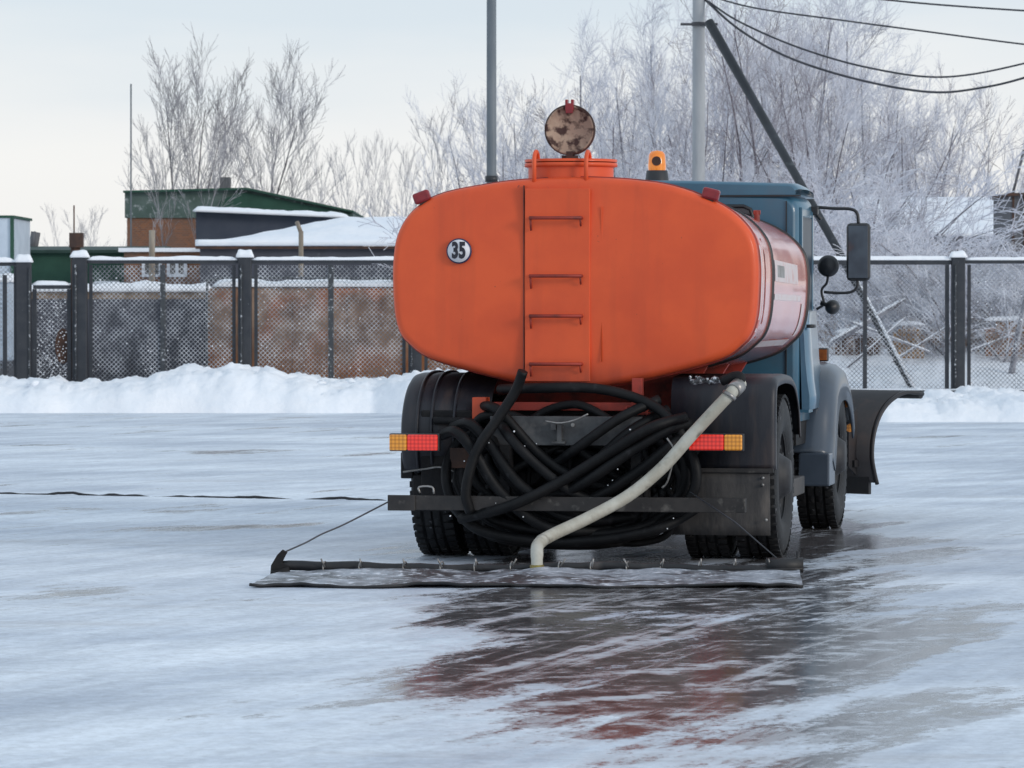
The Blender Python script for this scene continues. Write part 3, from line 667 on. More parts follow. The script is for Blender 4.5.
# --- hoses
HP = [
 ([(523, 371), (515, 392), (497, 420), (476, 452), (466, 490), (470, 512)], -.03, .034),
 ([(448, 428), (470, 424), (490, 445), (520, 485), (560, 508), (610, 524)], .04, .036),
 ([(436, 436), (456, 432), (474, 452), (500, 492), (548, 528), (612, 532)], .02, .036),
 ([(492, 418), (512, 440), (540, 468), (575, 494), (620, 512)], .0, .034),
 ([(486, 430), (500, 462), (530, 498), (580, 520), (650, 515)], .06, .036),
 ([(682, 418), (650, 428), (605, 455), (560, 482), (510, 506), (455, 520)], -.06, .036),
 ([(655, 400), (620, 418), (580, 446), (545, 470)], .03, .034),
 ([(664, 410), (632, 430), (606, 452), (590, 470), (560, 500)], .06, .034),
 ([(686, 424), (668, 430), (630, 452), (580, 485), (520, 510)], .0, .036),
 ([(690, 434), (672, 444), (640, 470), (590, 500), (530, 520)], .05, .036),
 ([(495, 390), (540, 388), (590, 388), (630, 396), (662, 412), (684, 440), (690, 480)], .10, .034),
 ([(478, 406), (500, 412), (540, 455), (580, 480), (640, 500)], .10, .034),
 ([(446, 505), (480, 530), (540, 541), (600, 540), (660, 528), (700, 505)], .10, .036),
 ([(455, 500), (500, 522), (570, 534), (640, 528), (690, 495)], .16, .036),
 ([(460, 430), (446, 470), (458, 510), (500, 538), (580, 545), (640, 540)], .18, .034),
 ([(660, 420), (690, 450), (694, 490), (660, 525), (600, 538)], .14, .036),
 ([(640, 425), (678, 448), (682, 490), (640, 520), (560, 528)], .2, .036),
 ([(470, 440), (462, 480), (490, 520), (560, 540)], .22, .036),
 ([(610, 425), (655, 440), (668, 480), (630, 512), (540, 520)], .24, .034),
 ([(500, 425), (490, 470), (520, 505), (600, 515)], .24, .034),
]
for i, (pp, yl, r_) in enumerate(HP):
    pts = [T(px, py, yl + .03 * math.sin(k * 1.3 + i)) for k, (px, py) in enumerate(pp)]
    for e in (0, -1):
        if i: pts[e] = pts[e] + Vector((0, .16, 0))
    mb = MB(); mb.tube(spline(pts, 7), r_ * .92, 12); mb.build('hose', M['hose'], truck)
rh = random.Random(5)
for i in range(13):
    cx_, cy_ = 566 + rh.uniform(-22, 22), 476 + rh.uniform(-8, 10); rx_, ry_ = rh.uniform(70, 118), rh.uniform(34, 58); ro = R(rh.uniform(-30, 30)); yl = rh.uniform(.19, .29); a0_ = rh.uniform(0, 2 * PI); pts = []
    for k in range(19):
        th = a0_ + 2 * PI * k / 18 * rh.uniform(.97, 1.0); wob = 1 + .10 * math.sin(3 * th + i)
        px, py = rx_ * wob * math.cos(th), ry_ * wob * math.sin(th)
        pts.append(T(cx_ + px * math.cos(ro) - py * math.sin(ro), min(547, max(404, cy_ + px * math.sin(ro) + py * math.cos(ro))), yl + .03 * math.sin(2 * th + i)))
    mb = MB(); mb.tube(spline(pts, 4), rh.uniform(.022, .031), 10); mb.build('hose', M['hose'], truck)
mb = MB()
for k in range(26): mb.ico(T(random.uniform(450, 690), random.uniform(420, 535), -.02), random.uniform(.003, .007), 1)
mb.build('frost_specks', M['snowcap'], truck, 0, kind='stuff')
# pale delivery hose down to the spray bar
wp = [T(741, 383, .02), T(733, 391, -.06), T(715, 410, -.09), T(690, 437, -.12), T(662, 468, -.16), T(628, 496, -.25), T(588, 518, -.4), T(556, 533, -.55), T(541, 541, -.7)]
mb = MB(); mb.tube(spline(wp, 6), .037, 14)
e_ = T(537, 571, -.985)
mb.tube(spline([T(543, 540, -.69), T(537.5, 546, -.80), T(537, 556, -.92), e_], 4), [.037] * 9 + [.034] * 4, 14)
wh = mb.build('delivery_hose', M['whitehose'], truck)
mb = MB(); mb.tube([T(739, 385, -.0), T(733, 391, -.06)], .047, 14); mb.tube([T(730, 394, -.07), T(728, 397, -.075)], .046, 14); mb.build('hose_clamp', M['steel'], wh)
mb = MB(); mb.tube([e_ + Vector((0, 0, .035)), e_ + Vector((0, 0, -.01))], .041, 14); mb.build('brass_nut', mat('brass', (.35, .28, .06), (.2, .15, .05), 30, rough=.4, metal=.5), wh)
mb = MB(); mb.tube(spline([T(735, 388, .0), T(741, 379, .0), T(736, 376, .02), T(722, 381, .05)], 4), .03, 10); mb.build('hose_elbow', M['chassis'], truck)
mb = MB(); mb.tube(spline([T(667, 438, -.1), T(674, 452, -.1), T(668, 480, -.1), T(662, 488, -.1)], 5), .006, 6); mb.build('wire_loop', M['steel'], truck)
# --- cab
def cab_ring(y, hw, z0, z1, rad=.10, tum=.0, n=6):
    pts = [(hw, z0)]; pts.append((hw, (z0 + z1) / 2)); 
    for a in range(0, 91, 90 // n): pts.append((hw - tum - rad + rad * math.cos(R(a)), z1 - rad + rad * math.sin(R(a)) * 1.0))
    pts += [(.3, z1 + .02), (0, z1 + .025)]
    full = pts + [(-a, b) for a, b in reversed(pts[:-1])]
    return [Vector((a, y, b)) for a, b in full]
mb = MB(); mb.loft([cab_ring(3.17, 1.0, .80, 2.275), cab_ring(3.20, 1.03, .78, 2.297), cab_ring(3.8, 1.04, .78, 2.31), cab_ring(4.0, 1.04, .78, 2.31)], True, True)
cab = mb.build('cab', M['blue'], truck)
# windscreen section (tapering forward) and cowl
mb = MB(); mb.loft([cab_ring(4.0, 1.035, 1.5, 2.29), cab_ring(4.25, .98, 1.5, 1.60)], True, False); mb.build('windscreen', M['tint'], cab)
mb = MB(); mb.loft([cab_ring(3.165, 1.02, 2.302, 2.36, .055, .0), cab_ring(3.20, 1.045, 2.30, 2.38, .078, .0), cab_ring(3.6, 1.05, 2.298, 2.39, .09, .0), cab_ring(3.95, 1.045, 2.298, 2.38, .08, .0), cab_ring(4.12, 1.035, 2.296, 2.36, .06, .0)], True, True); mb.build('cab_roof', M['blue'], cab)
mb = MB(); mb.bx(-1.055, 1.055, 3.160, 3.172, 2.290, 2.300); mb.build('rain_gutter', M['black'], cab)
def frame_rect(mb, x0, x1, z0, z1, y, t, d):
    mb.tube([(x0 + .06, y, z1), (x1 - .06, y, z1), (x1 - .015, y, z1 - .02), (x1, y, z1 - .07), (x1, y, z0 + .05), (x1 - .05, y, z0), (x0 + .05, y, z0), (x0, y, z0 + .05), (x0, y, z1 - .07), (x0 + .015, y, z1 - .02), (x0 + .06, y, z1)], t, 8)
mb = MB(); frame_rect(mb, -.73, .73, 1.72, 2.225, 3.165, .014, 0); rw = mb.build('rear_window', M['black'], cab)
mb = MB(); mb.bx(-.72, .72, 3.163, 3.168, 1.73, 2.215); mb.build('pane', M['glass'], rw)
mb = MB(); mb.bx(.955, .962, 3.160, 3.175, .95, 2.26); mb.build('cab_seam', M['black'], cab)
# doors with side windows
for s_ in (1, -1):
    X = lambda a: a * s_
    mb = MB()
    # lower panel flares outwards towards its bottom
    prof = [(1.048, 1.52), (1.062, 1.35), (1.07, 1.2), (1.085, 1.05), (1.10, .95), (1.10, .86), (1.05, .84), (1.03, 1.52)]
    mb.loft([[Vector((X(a), 3.3, b)) for a, b in prof], [Vector((X(a), 4.16, b)) for a, b in prof]], True, True)
    d = mb.build('door', M['blue_sheen'], cab)
    mb = MB(); mb.bx(X(1.03), X(1.052), 3.28, 3.33, 1.525, 2.22); mb.bx(X(1.03), X(1.05), 3.93, 3.99, 1.525, 2.2); mb.bx(X(1.025), X(1.045), 3.335, 3.925, 2.16, 2.21); mb.build('window_frame', M['blue'], d, .004)
    mb = MB(); mb.bx(X(1.0415), X(1.0445), 3.335, 3.925, 1.525, 2.155); mb.build('side_window', M['tint'], d)
    mb = MB(); mb.tube([(X(1.07), 3.38, 1.42), (X(1.11), 3.39, 1.42), (X(1.11), 3.52, 1.42), (X(1.07), 3.53, 1.42)], .012, 8); mb.build('handle', M['black'], d)
    mb = MB(); mb.bx(X(.98), X(1.10), 3.26, 3.5, 1.56 - .72, 1.56 - .70); mb.build('sill', M['blue'], d)
# cab rear corner lower drop
mb = MB(); mb.bx(-1.02, 1.02, 3.21, 3.9, .62, .785); mb.build('cab_floor', M['chassis'], cab)
# hood, grille, bumper
mb = MB()
def hring(y, hw, z1):
    return [Vector((a * hw, y, z)) for a, z in ((1, .75), (1.0, z1 - .18), (.93, z1 - .06), (.7, z1), (0, z1 + .02), (-.7, z1), (-.93, z1 - .06), (-1, z1 - .18), (-1, .75))]
mb.loft([hring(4.02, .98, 1.52), hring(4.3, .8, 1.50), hring(4.9, .60, 1.42), hring(5.6, .52, 1.32), hring(5.68, .48, 1.26)], True, True); mb.build('hood', M['blue'], truck)
mb = MB()
for k in range(7): mb.bx(-.42, .42, 5.685, 5.71, .82 + .06 * k, .85 + .06 * k)
mb.build('grille', M['steel'], truck)
mb = MB(); mb.bx(-1.15, 1.15, 5.85, 5.93, .55, .72); mb.build('front_bumper', M['beam'], truck, .01)
# front fenders
for s_ in (1, -1):
    f_pts = [(3.72, .56), (3.80, .70), (3.88, .88), (4.0, 1.03), (4.2, 1.13), (4.45, 1.165), (4.8, 1.15), (5.1, 1.05), (5.3, .9), (5.4, .75)]
    P = spline([Vector((0, y, z)) for y, z in f_pts], 5); rings = []
    for i, p in enumerate(P):
        t = (P[min(i + 1, len(P) - 1)] - P[max(i - 1, 0)]).normalized(); n_ = Vector((0, -t.z, t.y))
        if n_.z < 0 and n_.y < 0 and False: n_ = -n_
        if n_.dot(p - Vector((0, 4.55, .5))) < 0: n_ = -n_
        o_ = []
        for xx, dn in ((.60, 0), (.9, 0), (1.06, -.004), (1.13, -.02), (1.18, -.06), (1.205, -.14), (1.208, -.27), (1.193, -.27), (1.185, -.14), (1.15, -.06), (1.1, -.03), (.9, -.012), (.60, -.012)):
            o_.append(p + Vector((xx * s_, 0, 0)) + n_ * dn)
        rings.append(o_)
    mb = MB(); mb.loft(rings, True, True); fd = mb.build('front_fender', M['fender'], truck)
    mb = MB(); mb.prism([(3.62, .33), (3.98, .33), (3.98, .5), (3.86, .555), (3.62, .555)], s_ * .99, s_ * 1.20, 'x'); mb.build('step_box', M['fender'], truck, .012)
    mb = MB(); c = T(836, 352, 4.7); mb.bx(s_ * 1.0, s_ * 1.08, 4.62, 4.70, 1.165, 1.26); tl = mb.build('turn_signal', M['black'], fd, .01)
    mb = MB(); mb.bx(s_ * 1.005, s_ * 1.075, 4.60, 4.62, 1.175, 1.25); mb.build('amber_lens', mat('amber_dull', (.35, .1, .02), (.22, .06, .015), 20, rough=.4), tl)
    mb = MB(); mb.lathe([(.0001, 0), (.10, 0), (.11, .05), (.05, .14)], (s_ * .85, 5.38, .95), 'y', 24); mb.build('headlight', M['steel'], fd)
    mb = MB(); mb.box((s_ * 1.17, 5.0, .86), (.03, .05, .05)); mb.build('side_reflector', mat('amber_side', (.7, .2, .02), (.5, .14, .02), 20, rough=.3), fd, .006)
mb = MB(); mb.prism([(1.72, .45), (2.75, .45), (2.75, .85), (1.72, .85)], .5, .95, 'x'); mb.build('fuel_tank', M['chassis'], truck, .05)
mb = MB(); mb.bx(.80, 1.08, 2.2, 3.2, .30, .42); mb.bx(.85, 1.1, 2.0, 2.05, .3, .62); mb.build('running_board', M['flap'], truck, .01)
mb = MB(); mb.prism([(1.72, .45), (2.75, .45), (2.75, .85), (1.72, .85)], -.95, -.5, 'x'); mb.build('battery_box', M['chassis'], truck, .05)
# mirrors, work lamp
def mirror(s_):
    yb = 4.05
    def Q(px, py): 
        p = T(px, py, yb); p.x *= s_; return p
    mb = MB(); mb.tube(spline([Q(815, 207), Q(835, 208.5), Q(850, 209), Q(857, 213), Q(858.5, 224)], 5), .011, 8); mb.build('mirror_arm', M['black'], truck)
    mb = MB(); mb.tube(spline([Q(857.5, 278), Q(857, 287), Q(851, 292), Q(838, 293), Q(824, 292)], 5), .010, 8)
    ar = mb.build('mirror_arm', M['black'], truck)
    mb = MB(); c = Q(858.5, 252); rot = Matrix.Rotation(R(4 * s_), 3, 'Z') ; mb.box(c, (.165, .06, .40), rot); hs = mb.build('mirror_housing', M['black'], ar, .028)
    mb = MB(); mb.box(c + Vector((0, -.033, 0)), (.135, .004, .36), rot); mb.build('mirror_glass', M['mirror'], ar, .0018)
mirror(1); mirror(-1)
mb = MB(); c = T(828, 266, 4.15)
mb.lathe([(.0001, -.035), (.05, -.028), (.073, -.005), (.076, .02), (.06, .05), (.0001, .065)], c, 'y', 28); wl = mb.build('work_lamp', M['black'], truck)
mb = MB(); mb.tube(spline([c + Vector((0, 0, -.07)), c + Vector((-.01, 0, -.12)), c + Vector((-.045, 0, -.17)), c + Vector((-.03, 0, -.26)), c + Vector((-.08, .0, -.30))], 4), .009, 8); mb.build('lamp_bracket', M['black'], wl)
mb = MB(); c = T(832, 307, 4.15); mb.lathe([(.0001, -.05), (.035, -.04), (.05, 0), (.052, .03), (.03, .05), (.0001, .06)], c, 'y', 20); mb.tube([c, c + Vector((-.08, 0, .03))], .015, 8); mb.build('work_lamp', M['black'], truck)
mb = MB(); c = T(814, 211, 3.98); mb.box(c, (.06, .09, .06)); mb.tube([c + Vector((-.05, 0, .05)), c + Vector((.05, 0, -.06))], .014, 8); mb.build('mirror_hinge', M['black'], truck, .008)
# small orange cap next to the cab on the tank shoulder
c = T(757, 214, 1.9); mb = MB(); mb.tube([c + Vector((0, 0, -.12)), c + Vector((0, 0, .02))], .02, 8); mb.box(c + Vector((0, 0, .01)), (.045, .03, .028)); mb.build('tank_valve', M['orange_dark'], truck, .004)
# --- plough blade on the nose, angled
PA = R(32)
bl = MB(); prof = [(0.05, 0), (0.02, .08), (-.01, .2), (0, .34), (.05, .47), (.13, .57), (.25, .645), (.40, .685), (.60, .67)]
a0 = Vector((1.28, 5.75, .265)); dirx = Vector((-math.cos(PA), math.sin(PA), 0)); nf = Vector((math.sin(PA), math.cos(PA), 0))
def bring(d, o):
    outp = [a0 + dirx * d + nf * (p[0] + o) + Vector((0, 0, p[1] * .97)) for p in [(v.x, v.y) for v in spline([Vector((a, b, 0)) for a, b in prof], 3)]]
    return outp
f0 = bring(0, 0); b0 = bring(0, -.018); f1 = bring(2.7, 0); b1 = bring(2.7, -.018)
bl.loft([f0 + list(reversed(b0)), f1 + list(reversed(b1))], True, True); plo = bl.build('plough_blade', M['plow'], truck)
mb = MB(); lip = [a0 + dirx * d + nf * .58 + Vector((0, 0, .635)) for d in (-.01, 1, 2, 2.71)]; mb.tube(lip, .030, 8)
lip = [a0 + dirx * -.012 + nf * (p.x + .0) + Vector((0, 0, p.y * .97 - .01)) for p in spline([Vector((x, z, 0)) for x, z in prof], 3)]; mb.tube(lip, .016, 6); mb.build('blade_lip', M['plow'], plo)
mb = MB(); rot = Matrix.Rotation(-PA, 3, 'Z')
mb.box(a0 + dirx * 1.35 + nf * .03 + Vector((0, 0, .0)), (2.62, .03, .17), rot); mb.build('cutting_edge', M['plow'], plo)
mb = MB()
for d in (.12, .75, 1.4, 2.0, 2.6): mb.loft([[a0 + dirx * (d + e) + nf * q + Vector((0, 0, z)) for q, z in ((-.02, .05), (-.12, .12), (-.12, .45), (-.02, .55))] for e in (0, .02)], True, False)
mb.box(a0 + dirx * 1.35 + nf * -.05 + Vector((0, 0, .14)), (2.5, .05, .05), rot)
mb.build('blade_rib', M['plow'], plo)
mb = MB()
for sx in (-.4, .4): mb.tube([(sx, 5.6, .6), (sx, 6.35, .38)], .05, 8)
mb.build('push_arm', M['chassis'], truck)
mb = MB(); mb.tube([T(850, 428, 5.3), T(850, 428, 5.34)], .03, 12); mb.build('reflector', M['tail_amber'], truck)

# ------------------------------------------------------------------ spray bar dragged behind
SB = gnd(540, 575.5); SBY = SB.y
def G(px, py, z): return gnd(px, py, z)
rig = thing('spray_bar', 'black spray bar with wire ties dragging a wet ice-covered mat behind the truck', 'spray bar', (0.16, SBY, 0))
def RL(p): return Vector(p) - Vector((0.16, SBY, 0))
lft = at(276, 575, SBY); rgt = at(803, 573, SBY - .02); zb_ = .045
mb = MB(); n = 40; pts = []
for k in range(n + 1):
    t = k / n; x = lft.x + (rgt.x - lft.x) * t; pts.append(RL((x, SBY + .03 * math.sin(t * 5), zb_ + .010 * math.sin(t * 11 + 1) + .004 * math.sin(k * 1.3))))
mb.tube(pts, [.029 if k < 16 else .024 for k in range(n + 1)], 12); mb.build('pipe', M['rubber'], rig)
mb = MB(); q0 = at(766, 573, SBY); mb.tube([RL((q0.x, SBY - .01, .06)), RL((rgt.x, SBY - .01, .06))], .045, 14); mb.tube([RL((rgt.x - .03, SBY - .01, .05)), RL((rgt.x - .03, SBY - .01, .14))], .009, 8)
mb.build('end_sleeve', M['rubber'], rig)
mb = MB()
lb = at(279, 574, SBY)
mb.prism([(lb.x - .05 - .16, .0), (lb.x + .05 - .16, .0), (lb.x + .055 - .16, .06), (lb.x + .02 - .16, .075), (lb.x + .035 - .16, .11), (lb.x + .05 - .16, .135), (lb.x + .02 - .16, .15), (lb.x - .01 - .16, .12), (lb.x - .045 - .16, .06)], -.03, .03, 'y'); mb.build('end_bracket', M['chassis'], rig, .004)
mb = MB(); mb.tube([RL(at(272, 576, SBY - .03)), RL(at(290, 572, SBY - .03))], .034, 8); mb.build('end_clamp', M['chassis'], rig)
for i, px in enumerate((325, 361, 405, 442, 476, 512, 560, 592, 628, 662, 700, 735, 770)):
    c = at(px, 575, SBY); mb = MB(); an = random.uniform(-.5, .5); pts = []
    for a in range(0, 361, 40): pts.append(RL((c.x + .012 * math.sin(R(a)) * math.cos(an), SBY + .036 * math.sin(R(a)), zb_ + .036 * math.cos(R(a)))))
    mb.tube(pts, .0045, 6, False); mb.tube([RL((c.x, SBY - .035, .05)), RL((c.x + random.uniform(-.03, .03), SBY - .055, .10))], .005, 6)
    mb.build('wire_tie', M['steel'], rig)
# the mat
ml = gnd(250, 587.5); mr_ = gnd(803, 588); MY = gnd(500, 588).y
mb = MB(); nx, ny = 110, 12; vs = []
for i in range(nx + 1):
    t = i / nx
    for j in range(ny + 1):
        u = j / ny
        xl = (lft.x + .03) * (1 - u) + ml.x * u; xr = (rgt.x - .02) * (1 - u) + mr_.x * u
        x = xl + (xr - xl) * t; y = SBY * (1 - u) + (MY) * u + .10 * noise.noise(Vector((t * 7, 0, 0))) * u
        z = .020 + .014 * (1 - u) + .022 * max(-.5, noise.noise(Vector((x * 2.2, y * 2, 0)))) + .010 * noise.noise(Vector((x * 9, y * 4, 1)))
        vs.append(RL((x, y, z)))
mb.add(vs, [(i * (ny + 1) + j, (i + 1) * (ny + 1) + j, (i + 1) * (ny + 1) + j + 1, i * (ny + 1) + j + 1) for i in range(nx) for j in range(ny)], True)
mm = mat('wet_mat', (.05, .05, .055), (.36, .39, .44), 2.2, rough=.4, ramp=(.42, .58), c3=(.68, .71, .77), s3=18, r3=(.54, .66), bump=.02, bscale=26)
mo = mb.build('drag_mat', mm, rig)
mb = MB(); mb.tube([vs[i * (ny + 1) + ny] + Vector((0, -.01, -.003)) for i in range(0, nx + 1, 1)], .009, 8); mb.build('mat_hem', M['rubber'], mo)
mb = MB(); e1 = at(388, 502, 25.25); pts = [RL(lb + Vector((.04, 0, .12)) if False else (lb.x + .03, SBY, .135)), RL(at(305, 543, SBY + .12)), RL(at(322, 534, SBY + .25)), RL(at(345, 524, SBY + .45)), RL(e1)]
mb.tube(spline(pts, 5), .005, 6); mb.build('pull_wire', M['wiredark'], rig)
mb = MB(); mb.tube([RL(at(781, 562, SBY)), RL(at(735, 522, SBY + .45)), RL(at(690, 492, SBY + .8))], .004, 6); mb.build('pull_wire', M['wiredark'], rig)

# ------------------------------------------------------------------ fence
FY = 63.0; sF = F / FY
def fx(px): return (px - 512) / sF
def fz(py): return H + (304 - py) / sF
def snow_strip(mb, p0, p1, w_, h_, n=None, seed=0):
    p0 = Vector(p0); p1 = Vector(p1); ln = (p1 - p0).length; n = n or max(4, int(ln / .08)); rings = []
    d = (p1 - p0).normalized(); side = Vector((-d.y, d.x, 0)).normalized()
    for i in range(n + 1):
        t = i / n; p = p0.lerp(p1, t); e = min(1, min(i, n - i) / 1.5 + .25)
        hh = h_ * e * (1 + .45 * noise.noise(Vector((p.x * 2.3 + seed, p.y, p.z))) + .2 * noise.noise(Vector((p.x * 9 + seed, 0, 3))))
        ring = []
        for a in range(0, 181, 30): ring.append(p + side * (w_ / 2) * math.cos(R(a)) + Vector((0, 0, hh * math.sin(R(a)))))
        ring.append(p - side * w_ * .45 + Vector((0, 0, -.006))); ring.append(p + side * w_ * .45 + Vector((0, 0, -.006)))
        rings.append(ring)
    mb.loft(rings, True, True)
def link_mesh(mb, x0, x1, z0, z1, y, pitch=.068, r=.0048, hole=None):
    h = z1 - z0; n = int((x1 - x0 + h) / pitch) + 1
    def seg(a, b):
        if hole:
            # split the wire where it crosses the torn hole
            K_ = 24; prev = None
            for k in range(K_ + 1):
                p = a.lerp(b, k / K_); inside = ((p.x - hole[0]) / hole[2]) ** 2 + ((p.z - hole[1]) / hole[3]) ** 2 < 1
                if not inside and prev is not None: mb.tube([prev, p], r, 3, False)
                prev = None if inside else p
        else: mb.tube([a, a.lerp(b, .5) + Vector((0, .008, 0)), b], r, 3, False)
    for i in range(n):
        s_ = x0 - h + i * pitch
        a, b = s_, s_ + h; za, zb = z0, z1
        if a < x0: za += x0 - a; a = x0
        if b > x1: zb -= b - x1; b = x1
        if zb - za > .03: seg(Vector((a, y, za)), Vector((b, y, zb)))
        a, b = s_ + h, s_; za, zb = z0, z1
        if a > x1: za += a - x1; a = x1
        if b < x0: zb -= x0 - b; b = x0
        if zb - za > .03: seg(Vector((a, y + .006, za)), Vector((b, y + .006, zb)))
ZB = .18
def fence_run(root, thick, thin, z_top, ox, broken=()):
    posts = sorted(thick)
    for px in thick:
        x = fx(px) - ox; mb = MB(); w_ = .10 if px != 80 else .11
        mb.bx(x - w_, x + w_, -.08, .08, 0, z_top + .01); ps = mb.build('post', M['post'], root, .012)
        mb = MB(); mb.tube([(x - w_ * .5, -.10, .2), (x - w_ * .5, -.10, z_top - .1)], .016, 6); mb.build('hinge_rod', M['postthin'], ps)
        mb = MB(); snow_strip(mb, (x - w_ - .03, 0, z_top + .012), (x + w_ + .03, 0, z_top + .012), .22, .11, 8, px); mb.build('snow', M['snowcap'], ps)
    for px in thin:
        x = fx(px) - ox; mb = MB(); mb.bx(x - .04, x + .04, -.03, .03, 0, z_top - .10); mb.build('upright', M['postthin'], root, .006)
    mb = MB()
    for a, b in zip(posts, posts[1:]):
        xa = fx(a) - ox + .105; xb = fx(b) - ox - .105
        mb.bx(xa, xb, -.03, .03, z_top - .085, z_top - .03)
        for xx in (xa + .06, xb - .06): mb.bx(xx - .025, xx + .025, -.025, .025, .1, z_top - .102)
        mb.bx(xa + .09, xb - .09, -.02, .02, .24, .28)
    mb.build('rail', M['post'], root)
    for a, b in zip(posts, posts[1:]):
        xa = fx(a) - ox + .19; xb = fx(b) - ox - .19
        mb = MB(); snow_strip(mb, (xa - .08, 0, z_top - .028), (xb + .08, 0, z_top - .028), .09, .048, None, a); mb.build('snow', M['snowcap'], root)
        mb = MB(); link_mesh(mb, xa, xb, .2, z_top - .11, 0); mb.build('wire_mesh', M['wire'], root)
        mb = MB()
        for k in range(100):
            x = xa + (xb - xa) * random.random() ** (1.6 if a < 300 else 1); z = .35 + (z_top - .6) * random.random() ** 1.3
            if noise.noise(Vector((x * .8 + a, z * .8, 0))) > -.1 or k % 3 == 0: mb.ico((x, -.01, z), random.uniform(.005, .013), 1, .3)
        mb.build('snow_clumps', M['snowcap'], root, 0, kind='stuff')
        
cx = fx(345)
f1 = thing('chain_link_fence', 'dark framed chain-link fence with snow on its rail, left of and behind the truck', 'fence', (cx, FY, 0))
fence_run(f1, [80, 245, 415, 585, 772], [163, 331, 500, 670], fz(258), cx)
cx2 = fx(958)
f2 = thing('chain_link_fence', 'snow-capped chain-link fence right of the truck, in front of the brush', 'fence', (cx2, FY + .01, 0))
fence_run(f2, [958, 1144], [1050], fz(258), cx2)
mb = MB(); za = fz(258) - .10; xa = fx(772) - cx2 + .105; xb = -.105; mb.bx(xa, xb, -.03, .03, za, za + .07); mb.bx(xa + .09, xb - .09, -.02, .02, .24, .28)
for xx in (xa + .06, xb - .06, fx(865) - cx2, fx(884) - cx2 - 5): 
    if xx > xa - .2: mb.bx(xx - .03, xx + .03, -.026, .026, .1, za - .002)
mb.build('rail', M['post'], f2)
mb = MB(); snow_strip(mb, (xa, 0, za + .072), (xb, 0, za + .072), .10, .05); mb.build('snow', M['snowcap'], f2)
mb = MB(); link_mesh(mb, xa + .1, xb - .1, .2, za - .01, 0); mb.build('wire_mesh', M['wire'], f2)
# narrow gate on the left with a hole torn in its mesh
gx0, gx1 = fx(24), fx(80); gc = (gx0 + gx1) / 2
gate = thing('wire_gate', 'low wire mesh gate with a torn oval hole between two dark posts', 'gate', (gc, FY, 0))
zg = fz(289); mb = MB(); mb.bx(gx0 - gc + .14, gx1 - gc - .14, -.03, .03, zg - .0, zg + .06)
for xx in (gx0 - gc + .16, gx1 - gc - .16): mb.bx(xx - .03, xx + .03, -.025, .025, .1, zg - .002)
mb.build('gate_frame', M['post'], gate)
mb = MB(); snow_strip(mb, (gx0 - gc + .12, 0, zg + .062), (gx1 - gc - .14, 0, zg + .062), .1, .06); mb.build('snow', M['snowcap'], gate)
hol = (fx(63) - gc, fz(346), .115, .27); mb = MB(); link_mesh(mb, gx0 - gc + .19, gx1 - gc - .19, .2, zg, 0, hole=hol); mb.build('wire_mesh', M['wire'], gate)
mb = MB(); pts = [(hol[0] + hol[2] * math.cos(R(a)) * .95, -.012, hol[1] + hol[3] * math.sin(R(a)) * .95) for a in range(0, 361, 15)]; mb.tube(pts, .008, 5, False)
mb.add([(hol[0], .05, hol[1])] + [(p[0], .05, p[2]) for p in pts], [(0, i, i + 1) for i in range(1, len(pts))]); mb.build('torn_patch', M['brownrust'], gate)
mb = MB(); mb.bx(gx0 - gc - .11, gx0 - gc + .11, -.08, .08, 0, fz(262)); gp = mb.build('gate_post', M['post'], gate, .012)
mb = MB(); snow_strip(mb, (gx0 - gc - .13, 0, fz(262)), (gx0 - gc + .13, 0, fz(262)), .22, .1, 8); mb.build('snow', M['snowcap'], gp)
mb = MB(); mb.tube([(gx0 - gc + .09, -.09, .3), (gx0 - gc + .09, -.09, fz(268))], .016, 6); mb.build('hinge_rod', M['postthin'], gp)
mb = MB()
for k in range(260):
    mb.ico((random.uniform(gx0 - gc + .2, gx1 - gc - .2), -.01, .35 + 1.3 * random.random() ** 1.5), random.uniform(.005, .012), 1)
mb.build('snow_clumps', M['snowcap'], gate, 0, kind='stuff')
mb = MB(); mb.tube([(fx(74), FY + .25, 0), (fx(74), FY + .25, fz(234))], .075, 8); mb.tube([(fx(72.5), FY + .25, fz(236)), (fx(72.5), FY + .25, fz(205))], .012, 5); mb.box((fx(75), FY + .25, fz(240)), (.20, .2, .22))
tag(mb.build('rusty_post', M['brownrust']), 'rusty round post with a thin rod on top, just behind the gate', 'post')
# leftmost fence bay
fl0 = thing('fence_bay', 'short chain-link fence bay left of the gate post, cut by the picture edge', 'fence', (fx(-20), FY, 0))
xx0 = fx(-560) - fx(-20); xx1 = fx(16) - fx(-20); zl = fz(262); mb = MB(); mb.bx(xx0, xx1, -.03, .03, zl - .06, zl); mb.bx(xx1 - .03, xx1 + .02, -.025, .025, .1, zl - .062); mb.bx(fx(5) - fx(-20) - .03, fx(5) - fx(-20) + .03, -.025, .025, .1, fz(275)); mb.build('rail', M['post'], fl0)
mb = MB(); snow_strip(mb, (xx0, 0, zl), (xx1, 0, zl), .1, .07); mb.build('snow', M['snowcap'], fl0)
mb = MB(); link_mesh(mb, xx0, xx1 - .05, .2, zl - .07, 0); mb.build('wire_mesh', M['wire'], fl0)

# ------------------------------------------------------------------ things behind the fence
def boxpx(mb, px0, px1, pyt, Y, depth, z0=.25):
    a = at(px0, pyt, Y); b = at(px1, pyt, Y); mb.bx(a.x, b.x, Y, Y + depth, z0, a.z); return a, b
